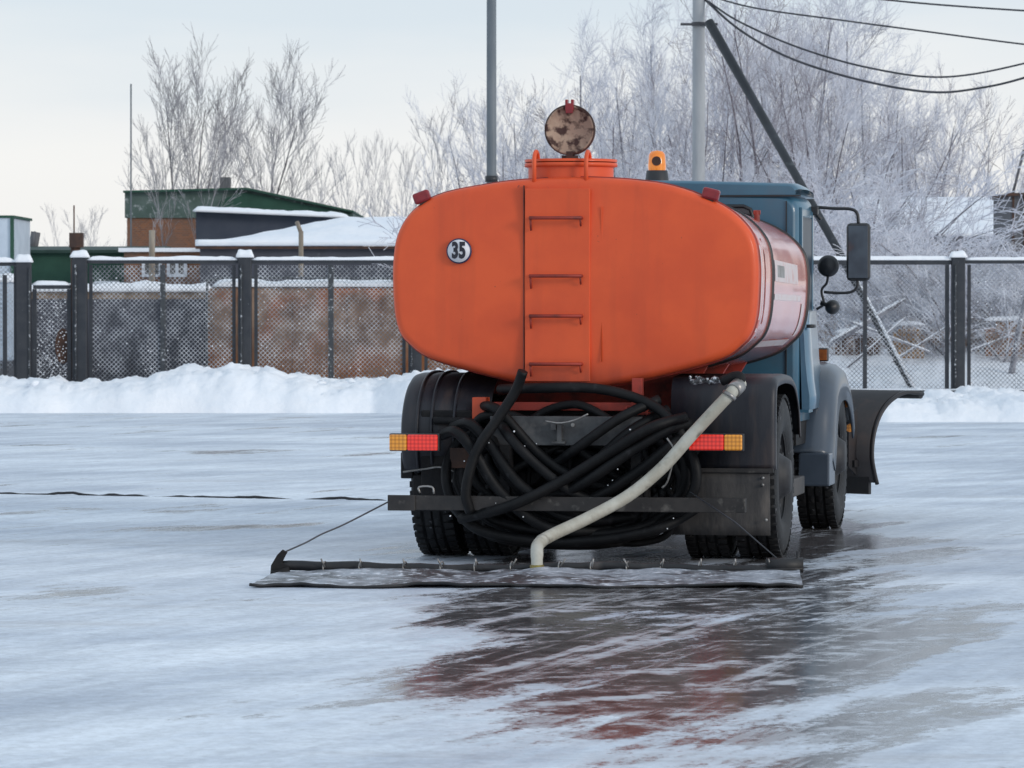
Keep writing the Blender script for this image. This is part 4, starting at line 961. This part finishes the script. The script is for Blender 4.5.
# dark wall, two heights
wl_ = thing('yard_wall', 'long dark grey wall with brown board top and snow, behind the left fence', 'wall', at(120, 380, 66.5))
o_ = wl_.location
mb = MB(); a = at(18, 300, 66.5); b = at(212, 300, 66.5); mb.bx(a.x - o_.x, b.x - o_.x, 0, .25, -.4, at(100, 299, 66.5).z - o_.z); mb.build('wall_face', M['darkwall'], wl_)
mb = MB(); z0 = at(100, 299, 66.5).z - o_.z; mb.bx(a.x - o_.x, b.x - o_.x, .02, .22, z0 + .002, z0 + .12); mb.build('top_board', M['tanwall'], wl_)
mb = MB(); snow_strip(mb, (a.x - o_.x, .12, z0 + .12), (b.x - o_.x, .12, z0 + .12), .4, .14); mb.build('snow', M['snowcap'], wl_)
# rusty container
rc = thing('rusty_container', 'big rust-brown steel container under snow, behind the middle of the fence', 'container', at(300, 380, 65.2))
o_ = rc.location; xa = at(206, 300, 65.2).x - o_.x; xb = at(500, 300, 65.2).x - o_.x; zt2 = at(300, 286, 65.2).z - o_.z; mb = MB()
rings = []
for x_, sh in ((xa, .12), (xa + .05, .04), (xa + .16, 0), (xb - .1, 0), (xb, .1)):
    rings.append([Vector((x_, 0 + sh, -.4)), Vector((x_, sh, zt2 - .12 - sh)), Vector((x_, .05 + sh, zt2 - .03 - sh)), Vector((x_, .2 + sh, zt2 - sh)), Vector((x_, 1.5, zt2 - sh)), Vector((x_, 1.6, -.4))])
mb.loft(rings, True, True); mb.build('shell', M['rust'], rc)
mb = MB(); snow_strip(mb, (xa + .1, .35, zt2 - .01), (xb - .1, .35, zt2 - .01), .7, .12); mb.build('snow', M['snowcap'], rc)
mb = MB(); mb.tube(spline([(xa + .02, -.02, -.2), (xa + .02, -.02, zt2 - .1), (xa + .12, -.02, zt2 + .1), (xa + .9, -.02, zt2 + .13), (xb - .2, -.02, zt2 + .10)], 4), .022, 6); mb.build('rim_pipe', M['postthin'], rc)
mb = MB()
for k in range(5): mb.bx(xa + .5 + .85 * k, xa + .53 + .85 * k, -.012, .0, -.2, zt2 - .16)
mb.build('rib', M['rust'], rc)
# white block at far left (snow-laden trailer side)
tr = thing('white_trailer', 'white snow-dusted trailer side at the left picture edge, behind the fence', 'trailer', at(-20, 380, 65))
o_ = tr.location; xa = at(-70, 300, 65).x - o_.x; xb = at(12, 300, 65).x - o_.x; z1 = at(0, 282, 65).z - o_.z; mb = MB(); mb.bx(xa, xb, 0, 1.2, .3, z1); mb.build('side', M['palewall'], tr, .03)
mb = MB(); mb.bx(xa, at(17, 300, 65).x - o_.x, .3, 1.0, -.3, .9); mb.build('chassis', M['greywood'], tr)
mb = MB(); snow_strip(mb, (xa, .5, z1), (xb + .05, .5, z1), 1.1, .12); mb.build('snow', M['snowcap'], tr)
# pale hut beyond, far left
ph = thing('pale_hut', 'pale blue-grey hut with dark green trim at the left edge', 'hut', at(-10, 330, 80)); o_ = ph.location
xa = at(-60, 220, 80).x - o_.x; xb = at(12, 220, 80).x - o_.x; z1 = at(0, 218, 80).z - o_.z; mb = MB(); mb.bx(xa, xb, 0, 3, -.6, z1); mb.build('wall', M['palewall'], ph)
mb = MB(); mb.bx(xa, xb + .04, -.03, 3.03, z1 + .002, z1 + .05); mb.bx(xb - .03, xb + .04, -.04, -.003, -.6, z1); mb.build('trim', M['green'], ph)
# long low green building
gb = thing('green_shed', 'long low dark green shed behind the gate and left fence', 'shed', at(75, 330, 84)); o_ = gb.location
xa = at(15, 250, 84).x - o_.x; xb = at(400, 250, 84).x - o_.x; z1 = at(60, 253, 84).z - o_.z
mb = MB(); mb.bx(xa, at(160, 250, 84).x - o_.x, 0, 4, -.8, z1); mb.build('wall', M['green'], gb)
mb = MB(); mb.loft([[Vector((x_, -.15, z1)), Vector((x_, -.15, z1 + .06)), Vector((x_, 2, z1 + .16)), Vector((x_, 4, z1 + .06)), Vector((x_, 4, z1))] for x_ in (xa - .1, at(162, 250, 84).x - o_.x)], True, False)
mb.build('roof', mat('dark_green_roof', (.012, .035, .028), (.02, .05, .04), 3, rough=.7), gb)
mb = MB(); snow_strip(mb, (at(92, 284, 83.7).x - o_.x, -.3, at(92, 284, 83.7).z - o_.z), (at(122, 284, 83.7).x - o_.x, -.3, at(92, 284, 83.7).z - o_.z), .3, .07); mb.bx(at(92, 284, 83.7).x - o_.x, at(122, 284, 83.7).x - o_.x, -.42, -.003, at(92, 286, 83.7).z - o_.z, at(92, 284, 83.7).z - o_.z - .01); mb.build('snow_ledge', M['snowcap'], gb)
# brick building with green upper band
bb = thing('brick_building', 'brick building with faded green upper storey and sloping green roof under the bare trees', 'building', at(230, 330, 95)); o_ = bb.location
def bp(px, py, Y=95): q = at(px, py, Y) - o_; return q
xa = bp(127, 220).x; xb = bp(352, 220).x; zm = bp(130, 218).z; mb = MB()
mb.bx(xa, xb, 0, 7, -1.2, zm); mb.build('wall', M['brick'], bb)
poly = [(bp(125, 218).x, zm + .002), (bp(353, 216).x, zm + .002), (bp(353, 213).x, bp(353, 213).z), (bp(248, 190).x, bp(248, 190).z), (bp(125, 193).x, bp(125, 193).z)]
mb = MB(); mb.prism(poly, -.06, 6.9, 'y'); mb.build('upper_storey', M['greenpale'], bb)
poly = [(bp(124, 193).x, bp(124, 193).z), (bp(248, 190.2).x, bp(248, 190.2).z), (bp(354, 213).x, bp(354, 213).z), (bp(354, 211).x, bp(354, 211).z), (bp(248, 188).x, bp(248, 188).z), (bp(124, 191).x, bp(124, 191).z)]
mb = MB(); mb.prism([(a, b + .003) for a, b in poly], -.25, 7.1, 'y'); mb.build('roof', M['green'], bb)
poly = [(bp(242, 192).x, bp(242, 192).z), (bp(351, 213.5).x, bp(351, 214).z), (bp(340, 216).x, bp(340, 217).z), (bp(215, 217).x, bp(215, 217).z), (bp(222, 200).x, bp(222, 200).z)]
mb = MB(); mb.prism(poly, -.10, -.063, 'y'); mb.build('green_cladding', M['green'], bb)
mb = MB(); c = bp(219, 190); mb.bx(c.x - .12, c.x + .12, 2, 2.3, c.z - .2, c.z + .35); mb.build('chimney', M['greywood'], bb)
def window(px0, px1, py0, py1, Y, par, o_):
    a = at(px0, py0, Y) - o_; b = at(px1, py1, Y) - o_; mb = MB()
    mb.bx(a.x, b.x, -.05, -.003, b.z, b.z + .06); mb.bx(a.x, b.x, -.05, -.003, a.z - .06, a.z)
    for xx in (a.x, (a.x + b.x) / 2 - .03, b.x - .06): mb.bx(xx, xx + .06, -.048, -.003, b.z + .061, a.z - .061)
    w_ = mb.build('window', M['sign'], par)
    mb = MB(); mb.bx(a.x + .03, b.x - .03, -.02, -.0035, b.z + .04, a.z - .04); mb.build('pane', M['glass'], w_)
# low brick annex with two white windows behind the wall
ax = thing('brick_annex', 'low brown annex with two white-framed windows seen through the mesh', 'building', at(150, 330, 82)); o_ = ax.location
xa = at(124, 260, 82).x - o_.x; xb = at(215, 260, 82).x - o_.x; z1 = at(150, 252, 82).z - o_.z; mb = MB(); mb.bx(xa, xb, 0, 1.9, -.8, z1); mb.build('wall', M['brick'], ax)
mb = MB(); mb.bx(xa - .1, xb + .1, -.1, 1.95, z1 + .002, z1 + .08); mb.build('roof', M['snowcap'], ax)
window(142, 162, 258, 277, 82, ax, o_); window(167, 187, 258, 277, 82, ax, o_)
# dark slate shed
ns = thing('slate_shed', 'dark slate-blue shed with a thin snow line on its roof, beside the brick building', 'shed', at(265, 330, 88)); o_ = ns.location
poly = [((at(196, 300, 88) - o_).x, -1), ((at(345, 300, 88) - o_).x, -1), ((at(345, 300, 88) - o_).x, (at(345, 218, 88) - o_).z), ((at(196, 300, 88) - o_).x, (at(196, 211.5, 88) - o_).z)]
mb = MB(); mb.prism(poly, 0, 3.5, 'y'); mb.build('wall', M['navy'], ns)
mb = MB(); snow_strip(mb, (poly[3][0] - .05, .1, poly[3][1]), (poly[2][0] + .1, .1, poly[2][1]), .8, .10); mb.build('snow', M['snowcap'], ns)
# snow roofed hangar
hg = thing('snowy_hangar', 'low hangar with a thick snow-covered roof sloping to the left', 'shed', at(310, 330, 78)); o_ = hg.location
mb = MB(); mb.bx((at(200, 300, 78) - o_).x, (at(520, 300, 78) - o_).x, 0, 4, -.7, (at(300, 247, 78) - o_).z); mb.build('wall', M['darkwall'], hg)
mb = MB(); rings = []
for k in range(61):
    px = 196 + (520 - 196) * k / 60
    pyt = 243 if px < 200 else 243 - (px - 200) * (243 - 226) / 90 if px < 290 else 226 - (px - 290) * (226 - 217) / 50 if px < 340 else 217
    pyt += 1.2 * noise.noise(Vector((px * .06, 0, 0)))
    zb2 = (at(px, 246, 78) - o_).z; ztp = (at(px, pyt, 80.5) - o_).z; x_ = (at(px, 246, 78) - o_).x
    rings.append([Vector((x_, -.18, zb2 - .0)), Vector((x_, -.22, zb2 + .05)), Vector((x_, -.1, zb2 + .12)), Vector((x_, .9, zb2 + .12 + (ztp - zb2 - .12) * .42)), Vector((x_, 2.3, ztp)), Vector((x_, 2.8, ztp)), Vector((x_, 4.2, zb2 + .1))])
mb.loft(rings, True, True); mb.build('roof_snow', M['snow'], hg)
mb = MB(); mb.bx((at(196, 300, 78) - o_).x, (at(520, 300, 78) - o_).x, -.14, -.003, (at(300, 249, 78) - o_).z, (at(300, 246.3, 78) - o_).z); mb.build('eave', M['brownrust'], hg)
# small posts
def rod(name, px0, py0, px1, py1, Y, r, m, label, cat, snow=False):
    a = at(px0, py0, Y); b = at(px1, py1, Y); mb = MB(); mb.tube([a, b], r, 8); return tag(mb.build(name, m), label, cat)
rod('wooden_post', 301, 290, 301, 231, 70, .04, M['postwood'], 'pale wooden post in front of the snowy hangar roof', 'post')
rod('wooden_post', 152, 300, 152, 230, 70, .05, M['postwood'], 'weathered yellowish post before the brick building', 'post')
mb = MB(); mb.tube([at(301, 233, 70), at(297, 222, 70.1)], .036, 8); tag(mb.build('leaning_board', M['postwood']), 'short tilted stub of board on top of the pale wooden post', 'board')
rod('antenna_mast', 131, 330, 131, 84, 92, .018, M['steelpole'], 'tall thin antenna mast left of the bare trees', 'mast')
mb = MB(); mb.tube([at(32, 255, 86), at(36, 232, 86)], .10, 7); mb.tube([at(36, 232, 86), at(30, 240, 86)], .04, 5); tag(mb.build('tree_stump', M['greywood']), 'grey broken stump sticking up above the green shed', 'stump')
# right: snowy roof, hut, bank
sr = thing('snowy_roof_house', 'low house at the right with a broad white snowy roof behind the brush', 'house', at(955, 330, 92)); o_ = sr.location
mb = MB(); mb.bx((at(880, 300, 92) - o_).x, (at(1012, 300, 92) - o_).x, 0, 6, -1, (at(950, 237, 92) - o_).z); mb.build('wall', M['greywood'], sr)
mb = MB(); mb.loft([[Vector((x_, -.4, (at(950, 236, 92) - o_).z)), Vector((x_, -.4, (at(950, 234, 92) - o_).z)), Vector((x_, 3, (at(950, 197, 95) - o_).z)), Vector((x_, 6.4, (at(950, 234, 92) - o_).z)), Vector((x_, 6.4, (at(950, 236, 92) - o_).z))] for x_ in ((at(870, 300, 92) - o_).x, (at(1013, 300, 92) - o_).x)], True, False); mb.build('roof', M['snow'], sr)
ht = thing('wooden_hut', 'small grey plank hut at the right edge with a thin pole on its roof', 'hut', at(1030, 330, 86)); o_ = ht.location
mb = MB(); mb.bx((at(1010, 300, 86) - o_).x, (at(1080, 300, 86) - o_).x, 0, 3, -1, (at(1010, 196, 86) - o_).z)
mb.build('wall', M['greywood'], ht)
mb = MB(); mb.bx((at(1007, 300, 86) - o_).x, (at(1083, 300, 86) - o_).x, -.15, 3.1, (at(1010, 196, 86) - o_).z + .002, (at(1010, 193.5, 86) - o_).z + .01)
for k in range(6): mb.bx((at(1012 + 11 * k, 300, 86) - o_).x, (at(1014 + 11 * k, 300, 86) - o_).x, -.03, -.003, -.8, (at(1010, 197, 86) - o_).z)
mb.build('roof', M['brownrust'], ht)
mb = MB(); mb.tube([at(1013, 193, 86) - o_, at(1024, 150, 86) - o_], .03, 6); mb.build('roof_pole', M['greywood'], ht)
# brushy snow slope behind the right fence
def slope():
    mb = MB(); nx, ny = 120, 40; vs = []
    for i in range(nx + 1):
        x = -1 + 14 * i / nx
        for j in range(ny + 1):
            y = 63.8 + 26 * j / ny
            ex = min(1, max(0, (x + 1) / 4.5))
            z = .3 + (1.9 * min(1, j / ny * 1.5) ** .8) * ex + .10 * noise.noise(Vector((x, y, 0))) + .05 * noise.noise(Vector((x * 3, y * 3, 0)))
            if j == 0: z = .25
            vs.append((x, y, z))
    mb.add(vs, [(i * (ny + 1) + j, (i + 1) * (ny + 1) + j, (i + 1) * (ny + 1) + j + 1, i * (ny + 1) + j + 1) for i in range(nx) for j in range(ny)], True); return mb
struct(slope().build('snowy_slope', M['snow']))
# brown planks and logs seen through the right mesh
for i, (px0, px1, pyt, pyb, Y, m_, lb_) in enumerate(((893, 925, 322, 385, 66.5, 'wood', 'warm yellow-brown plank stack seen through the right mesh'), (985, 1060, 318, 372, 66.8, 'rust', 'reddish brown plank fence at the right edge behind the mesh'), (835, 880, 330, 382, 66.6, 'brownrust', 'dark brown plank stack behind the mesh beside the cab'))):
    a = at(px0, pyt, Y); b = at(px1, pyb, Y); th_ = thing('plank_stack', lb_, 'planks', ((a.x + b.x) / 2, Y, b.z)); ox = (a.x + b.x) / 2; hw = (b.x - a.x) / 2; n = 7
    mb = MB()
    for k in range(n):
        w_ = 2 * hw / n; x_ = -hw + w_ * k; mb.bx(x_ + .008, x_ + w_ - .008, random.uniform(0, .03), .08, -.3, (a.z - b.z) * random.uniform(.8, 1))
    mb.build('boards', M[m_], th_)
    mb = MB(); snow_strip(mb, (-hw, .04, (a.z - b.z) * .95), (hw, .04, (a.z - b.z) * .95), .16, .07); mb.build('snow', M['snowcap'], th_)
def log(px0, py0, px1, py1, Y, r, lb_):
    a = at(px0, py0, Y); b = at(px1, py1, Y + .2); t_ = thing('fallen_trunk', lb_, 'log', a); mb = MB(); mb.tube([Vector((0, 0, 0)), b - a], [r, r * .7], 8); mb.build('trunk', M['frostbark'], t_)
    mb = MB(); snow_strip(mb, (0, 0, r * .7), tuple((b - a) + Vector((0, 0, r * .5))), r * 1.6, r * .7); mb.build('snow', M['snowcap'], t_)
log(828, 345, 905, 300, 66, .05, 'snowy fallen trunk slanting up to the right behind the mesh beside the mirror')
log(880, 392, 1030, 366, 65.5, .07, 'snowy log lying low behind the right fence')
log(1008, 392, 1026, 296, 65, .055, 'white leaning pole at the right edge behind the mesh')
log(905, 330, 955, 345, 67, .035, 'thin snowy branch lying across the brush left of the right post')

# ------------------------------------------------------------------ poles and wires
def pole(px, Y, r, ztop_px, m, lb_, cat, cap=False):
    b = at(px, 300, Y); zt_ = at(px, ztop_px, Y).z; t_ = thing('utility_pole', lb_, cat, (b.x, Y, .2)); mb = MB(); mb.tube([(0, 0, -.2), (0, 0, zt_)], [r * 1.05, r * .95], 16); mb.build('shaft', m, t_); return t_
p1 = pole(491.5, 66, .078, -60, M['steelpole'], 'grey steel lamp pole rising behind the tank left of the hatch', 'pole')
mb = MB(); mb.tube([(0, 0, at(491, 182, 66).z - .2), (0, 0, at(491, 176, 66).z - .2)], .10, 16); mb.build('collar', M['black'], p1)
p2 = pole(698.5, 68, .105, -40, M['concrete'], 'pale concrete utility pole with a leaning dark brace behind the cab', 'pole')
mb = MB(); zz = at(698, 26, 68).z - .2; mb.lathe([(.115, zz), (.115, zz + .06)], (0, 0, 0), 'z', 16); mb.bx(-.30, .3, -.13, -.11, zz - .0, zz + .04); mb.build('clamp', M['wiredark'], p2)
a = at(709, 22, 67.6); b = at(838, 250, 65.2); c = at(916, 392, 63.8)
br = thing('brace_pole', 'long dark brace leaning from the concrete pole down to the right fence', 'pole', c)
mb = MB(); mb.tube([a - c, b - c, Vector((0, 0, -.1))], [.078, .064, .024], 12); mb.build('shaft', M['brace'], br)
mb = MB()
d = (b - a).normalized(); nrm = Vector((-d.z, 0, d.x)); nrm = nrm if nrm.z > 0 else -nrm
for (p, q, r_) in ((a.lerp(b, .55) - c, b - c, .03), (b - c, Vector((0, 0, -.05)), .03)):
    mb.tube([p + nrm * .055, p.lerp(q, .5) + nrm * .045, q + nrm * .03], [.012, r_, .026], 6)
mb.build('snow', M['snowcap'], br)
def wire(pts, Y0, Y1, lb_, r=.022):
    r *= .75
    n = len(pts); P = [at(px, py, Y0 + (Y1 - Y0) * k / (n - 1)) for k, (px, py) in enumerate(pts)]; mb = MB(); mb.tube(spline(P, 8), r, 6); return tag(mb.build('power_line', M['wiredark']), lb_, 'cable')
wire([(703, -6), (755, 8), (840, 20), (930, 32), (1030, 45), (1120, 54)], 68, 64, 'upper straight power line running right from the concrete pole', .020)
wire([(706, 0), (740, 22), (800, 48), (870, 68), (945, 77), (1030, 62), (1120, 35)], 68, 64, 'sagging power line, upper of the two that dip at the right', .022)
wire([(703, -2), (740, 30), (790, 58), (860, 80), (930, 92), (980, 88), (1030, 76), (1120, 45)], 68, 64, 'lowest sagging power line, dipping nearest the brush', .026)
wire([(850, -4), (930, 4), (1030, 11), (1120, 15)], 67, 64, 'short power line crossing the top right corner', .022)

# ------------------------------------------------------------------ bare trees
def tree_mesh(seed, h, stems, lean, spread, r0, dens, twl, upw=.25, low=.25, levels=3, arch_=0.0, l1=.48):
    rnd = random.Random(seed); tr_, cr_ = MB(), MB()
    def branch(p, d, ln, r, lv):
        n = 7 if lv == 0 else 5 if lv == 1 else 4 if lv == 2 else 3
        pts = [p.copy()]; dirs = [d.copy()]; q = p.copy(); dd = d.copy()
        for k in range(n):
            jit = .07 if lv == 0 else .11
            dd = (dd + Vector((rnd.gauss(0, jit), rnd.gauss(0, jit), rnd.gauss(0, jit * .6) + (upw * .25 if lv else .02) - arch_ * (k / n) * .5))).normalized()
            q = q + dd * (ln / n); pts.append(q.copy()); dirs.append(dd.copy())
        rs = [max(r * (1 - .8 * k / n), .0045) for k in range(n + 1)]
        (tr_ if lv == 0 else cr_).tube(pts, rs, 7 if lv == 0 else 4 if lv == 1 else 3, False)
        if lv >= levels: return
        cnt = [int(13 * dens), int(9 * dens), int(7 * dens)][lv]
        for k in range(cnt):
            t = (low if lv == 0 else .15) + (1 - (low if lv == 0 else .15)) * (k + rnd.random()) / cnt
            t = min(t, .99); i = int(t * n); f = t * n - i
            pp = pts[i].lerp(pts[i + 1], f); dd_ = dirs[i + 1]
            th = rnd.uniform(0, 2 * PI); a = dd_.orthogonal().normalized(); a.rotate(Matrix.Rotation(th, 3, dd_))
            ang = R(rnd.uniform(22, 48)) * spread
            nd = (dd_ * math.cos(ang) + a * math.sin(ang)).normalized()
            l2 = ln * (l1 if lv == 0 else .5) * (1 - .55 * t) * rnd.uniform(.7, 1.25)
            if lv == 2: l2 = twl * rnd.uniform(.5, 1.2)
            branch(pp, nd, l2, max(rs[i] * .5, .005) if lv < 2 else .0055, lv + 1)
    for s_ in range(stems):
        th = 2 * PI * s_ / stems + rnd.uniform(-.5, .5); le = lean * rnd.uniform(.6, 1.2) if stems > 1 else lean * .3
        d = Vector((math.cos(th) * le, math.sin(th) * le, 1)).normalized()
        branch(Vector((math.cos(th) * .12, math.sin(th) * .12, -.2)), d, h * rnd.uniform(.85, 1.05), r0 * rnd.uniform(.75, 1.1), 0)
    return tr_, cr_
def make_me(mb, name, m):
    me = bpy.data.meshes.new(name); me.from_pydata(mb.v, [], mb.f); me.polygons.foreach_set('use_smooth', mb.sm); me.materials.append(m); return me
PROTO = {}
def proto(key, mt, mc, **kw):
    t_, c_ = tree_mesh(**kw); zs = sorted(v[2] for v in c_.v); PROTO[key] = (make_me(t_, 'trunk', M[mt]), make_me(c_, 'crown', M[mc]), zs[int(len(zs) * .995)])
proto('bareA', 'bark', 'twig', seed=3, h=7.6, stems=3, lean=.17, spread=.72, r0=.05, dens=1.05, twl=.38, low=.25, upw=.45, l1=.58)
proto('bareB', 'bark', 'twig', seed=12, h=7.6, stems=2, lean=.24, spread=.8, r0=.055, dens=1.1, twl=.38, low=.25, upw=.45, l1=.62)
proto('sap', 'faint', 'faint', seed=21, h=6, stems=2, lean=.1, spread=.55, r0=.026, dens=.6, twl=.35, low=.25, l1=.42)
proto('frA', 'frostbark', 'frost', seed=31, h=10, stems=2, lean=.16, spread=1.0, r0=.10, dens=1.25, twl=.55, low=.15)
proto('frB', 'frostbark', 'frost', seed=42, h=9, stems=3, lean=.25, spread=.95, r0=.08, dens=1.1, twl=.5, low=.12)
proto('frC', 'frostbark', 'frost', seed=55, h=8, stems=4, lean=.42, spread=.85, r0=.06, dens=.95, twl=.45, low=.12)
proto('shA', 'frostbark', 'frost', seed=61, h=3.6, stems=7, lean=.75, spread=.95, r0=.026, dens=.7, twl=.28, low=.1, arch_=.25)
proto('shB', 'frostbark', 'frost', seed=77, h=3.0, stems=8, lean=1.0, spread=1.0, r0=.022, dens=.65, twl=.26, low=.1, arch_=.45)
proto('brn', 'bark', 'brownbush', seed=88, h=1.9, stems=8, lean=.8, spread=1.0, r0=.016, dens=.6, twl=.2, low=.1, arch_=.2)
def tree(key, px, Y, top_px, label, group=None, cat='tree', name='bare_tree', z0=.3, rz=None, wide=1.0, tilt=0):
    mt_, mc_, h = PROTO[key]; p = at(px, 300, Y); zt_ = at(px, top_px, Y).z; s_ = (zt_ - z0) / h
    t_ = thing(name, label, cat, (p.x, Y, z0), rz if rz is not None else random.uniform(0, 2 * PI), group)
    for nm, me in (('trunk', mt_), ('crown', mc_)):
        o = bpy.data.objects.new(nm, me); COL.objects.link(o); o.parent = t_; o.scale = (s_ * wide, s_ * wide, s_)
    t_.rotation_euler.y = tilt
    return t_
tree('bareA', 168, 104, 46, 'bare multi-stemmed tree behind the brick building, left of the pair', rz=.4, wide=1.0)
tree('bareB', 248, 106, 46, 'bare spreading tree behind the brick building, right of the pair', rz=1.3, wide=.95)
tree('sap', 152, 100, 150, 'small bare sapling close to the antenna mast', rz=.9)
tree('sap', 175, 90, 118, 'slim bare sapling in front of the brick building', rz=2.2)
gS = 'thin bare saplings in the gap left of the tank'
for i, (px, tp) in enumerate(((322, 158), (336, 138), (357, 132), (372, 142), (388, 140), (404, 146), (414, 160))):
    tree('sap', px, 128 + 3 * (i % 3), tp, 'thin bare sapling standing in the gap between the bare pair and the tank', gS, wide=.8)
for i, (px, tp) in enumerate(((445, 112), (462, 100), (480, 112))):
    tree('sap', px, 118 + 2 * i, tp, 'pale bare sapling just left of the grey steel pole', 'pale saplings by the steel pole', wide=.9)
for i, (px, tp) in enumerate(((60, 205), (95, 208), (112, 215), (20, 222))):
    tree('sap', px, 120, tp, 'small distant sapling above the green shed roof', 'small saplings above the green shed')
gF = 'tall frosted trees rising behind the truck'
spec = [('frC', 500, 112, 85, 'frosted tree right of the grey steel pole'), ('frB', 525, 105, 78, 'frosted tree rising left of the open hatch lid'), ('frC', 560, 112, 55, 'frosted tree whose fine top shows just above the hatch lid'),
        ('frB', 600, 100, 62, 'frosted tree right of the hatch lid'), ('frA', 628, 108, 20, 'tall frosted tree between hatch and beacon'), ('frB', 655, 96, 35, 'frosted tree rising above the orange beacon'),
        ('frA', 685, 104, -20, 'tall frosted tree directly behind the concrete pole'), ('frC', 715, 92, 60, 'frosted tree under the top of the brace pole'), ('frA', 745, 102, -60, 'tallest frosted tree right of the concrete pole'),
        ('frB', 775, 94, -40, 'tall frosted tree behind the brace pole'), ('frA', 805, 100, -30, 'tall frosted tree with branches reaching past the power lines'), ('frC', 825, 88, 20, 'frosted multi-stemmed tree above the mirror arm'),
        ('frB', 862, 97, 10, 'frosted tree behind the right-hand mirror'), ('frC', 890, 98, 70, 'frosted tree under the lowest power line sag'), ('frB', 920, 98, 60, 'frosted leaning tree right of the mirror'),
        ('frC', 950, 99, 90, 'frosted tree over the right fence post'), ('frC', 985, 100, 95, 'frosted tree before the snowy roof'), ('frC', 1020, 108, 120, 'frosted tree at the right picture edge'), ('frB', 575, 120, 75, 'faint distant frosted tree behind the hatch'), ('frA', 720, 120, 0, 'distant frosted tree filling the gap right of the concrete pole'),
        ('frB', 845, 118, 30, 'distant frosted tree behind the power lines'), ('frB', 905, 118, 75, 'distant frosted tree in the gap right of the mirror'), ('frC', 645, 118, 60, 'distant frosted tree over the orange beacon'), ('frC', 540, 125, 90, 'faint distant frosted tree left of the hatch')]
for i, (k, px, Y, tp, lb_) in enumerate(spec): tree(k, px, Y, tp, lb_, gF, name='frosted_tree', wide=1.0)
M['darkstem'] = mat('dark_stems', (.07, .06, .07), (.16, .14, .16), 3, rough=.9); M['duskytwig'] = mat('dusky_twigs', (.20, .17, .19), (.50, .49, .54), 1.2, rough=.9)
proto('dkA', 'darkstem', 'duskytwig', seed=131, h=9, stems=2, lean=.22, spread=1.05, r0=.07, dens=.85, twl=.4, low=.2, upw=.35, l1=.6)
proto('dkB', 'darkstem', 'duskytwig', seed=142, h=7, stems=4, lean=.6, spread=.8, r0=.045, dens=.6, twl=.35, low=.2, upw=.2, l1=.5)
for key, px, Y, tp, lb_ in (('dkA', 752, 86, -70, 'tall dark-stemmed tree rising right behind the brace pole'), ('dkA', 640, 92, 30, 'dark-stemmed tree between the hatch lid and the concrete pole'), ('dkA', 808, 88, -10, 'dark-stemmed tree crossing all four power lines'), ('dkB', 832, 84, 70, 'dark arching multi-stemmed tree above the mirror'),
        ('dkB', 925, 98, 80, 'dark multi-stemmed tree leaning over the right fence post'), ('dkB', 690, 88, 70, 'dark arching tree low behind the concrete pole'), ('dkA', 548, 104, 85, 'slender dark-stemmed tree just left of the hatch lid'), ('dkB', 978, 99, 110, 'dark slanting tree standing behind the snowy roof')):
    tree(key, px, Y, tp, lb_, 'dark-stemmed trees among the frosted ones')
for i, (px0, py0, px1, py1) in enumerate(((842, 372, 905, 318), (850, 322, 930, 352), (886, 366, 948, 326), (968, 352, 1024, 330), (975, 330, 1010, 372))):
    log(px0, py0, px1, py1, 65.4 + .25 * i, .022, ('snow-lined branch slanting up from the cab side behind the mesh', 'snow-lined branch sloping down over the tan planks', 'snow-lined branch rising right of the tan planks', 'snow-lined branch nearly level right of the thick right post', 'snow-lined branch falling steeply at the far right')[i])
gB = 'frosted shrubs behind the right fence'
for i in range(34):
    px = 590 + (i * 73.3) % 450; Y = 67 + (i * 5.7) % 18
    j = i // 1
    if 870 < px < 1030 and Y > 70: Y = 66.8 + (i % 5)
    wh_ = 'low' if Y < 73 else 'taller' if Y < 79 else 'far'
    tree('shA' if i % 2 else 'shB', px, Y, 150 + random.uniform(0, 85) if Y > 74 else 215 + random.uniform(-15, 40), 'arching frosted shrub in the dense brush behind the right fence', gB, 'shrub', 'frosted_shrub', z0=.3 + max(0, (Y - 64) * .05), wide=1.25)
for i, px in enumerate((848, 935, 985, 1020)):
    tree('brn', px, 67.2 + .3 * (i % 3), 318 - 12 * (i % 2), 'brown twiggy bush close behind the right fence mesh', 'brown bushes behind the right mesh', 'shrub', 'brown_bush', z0=.25, wide=1.2)
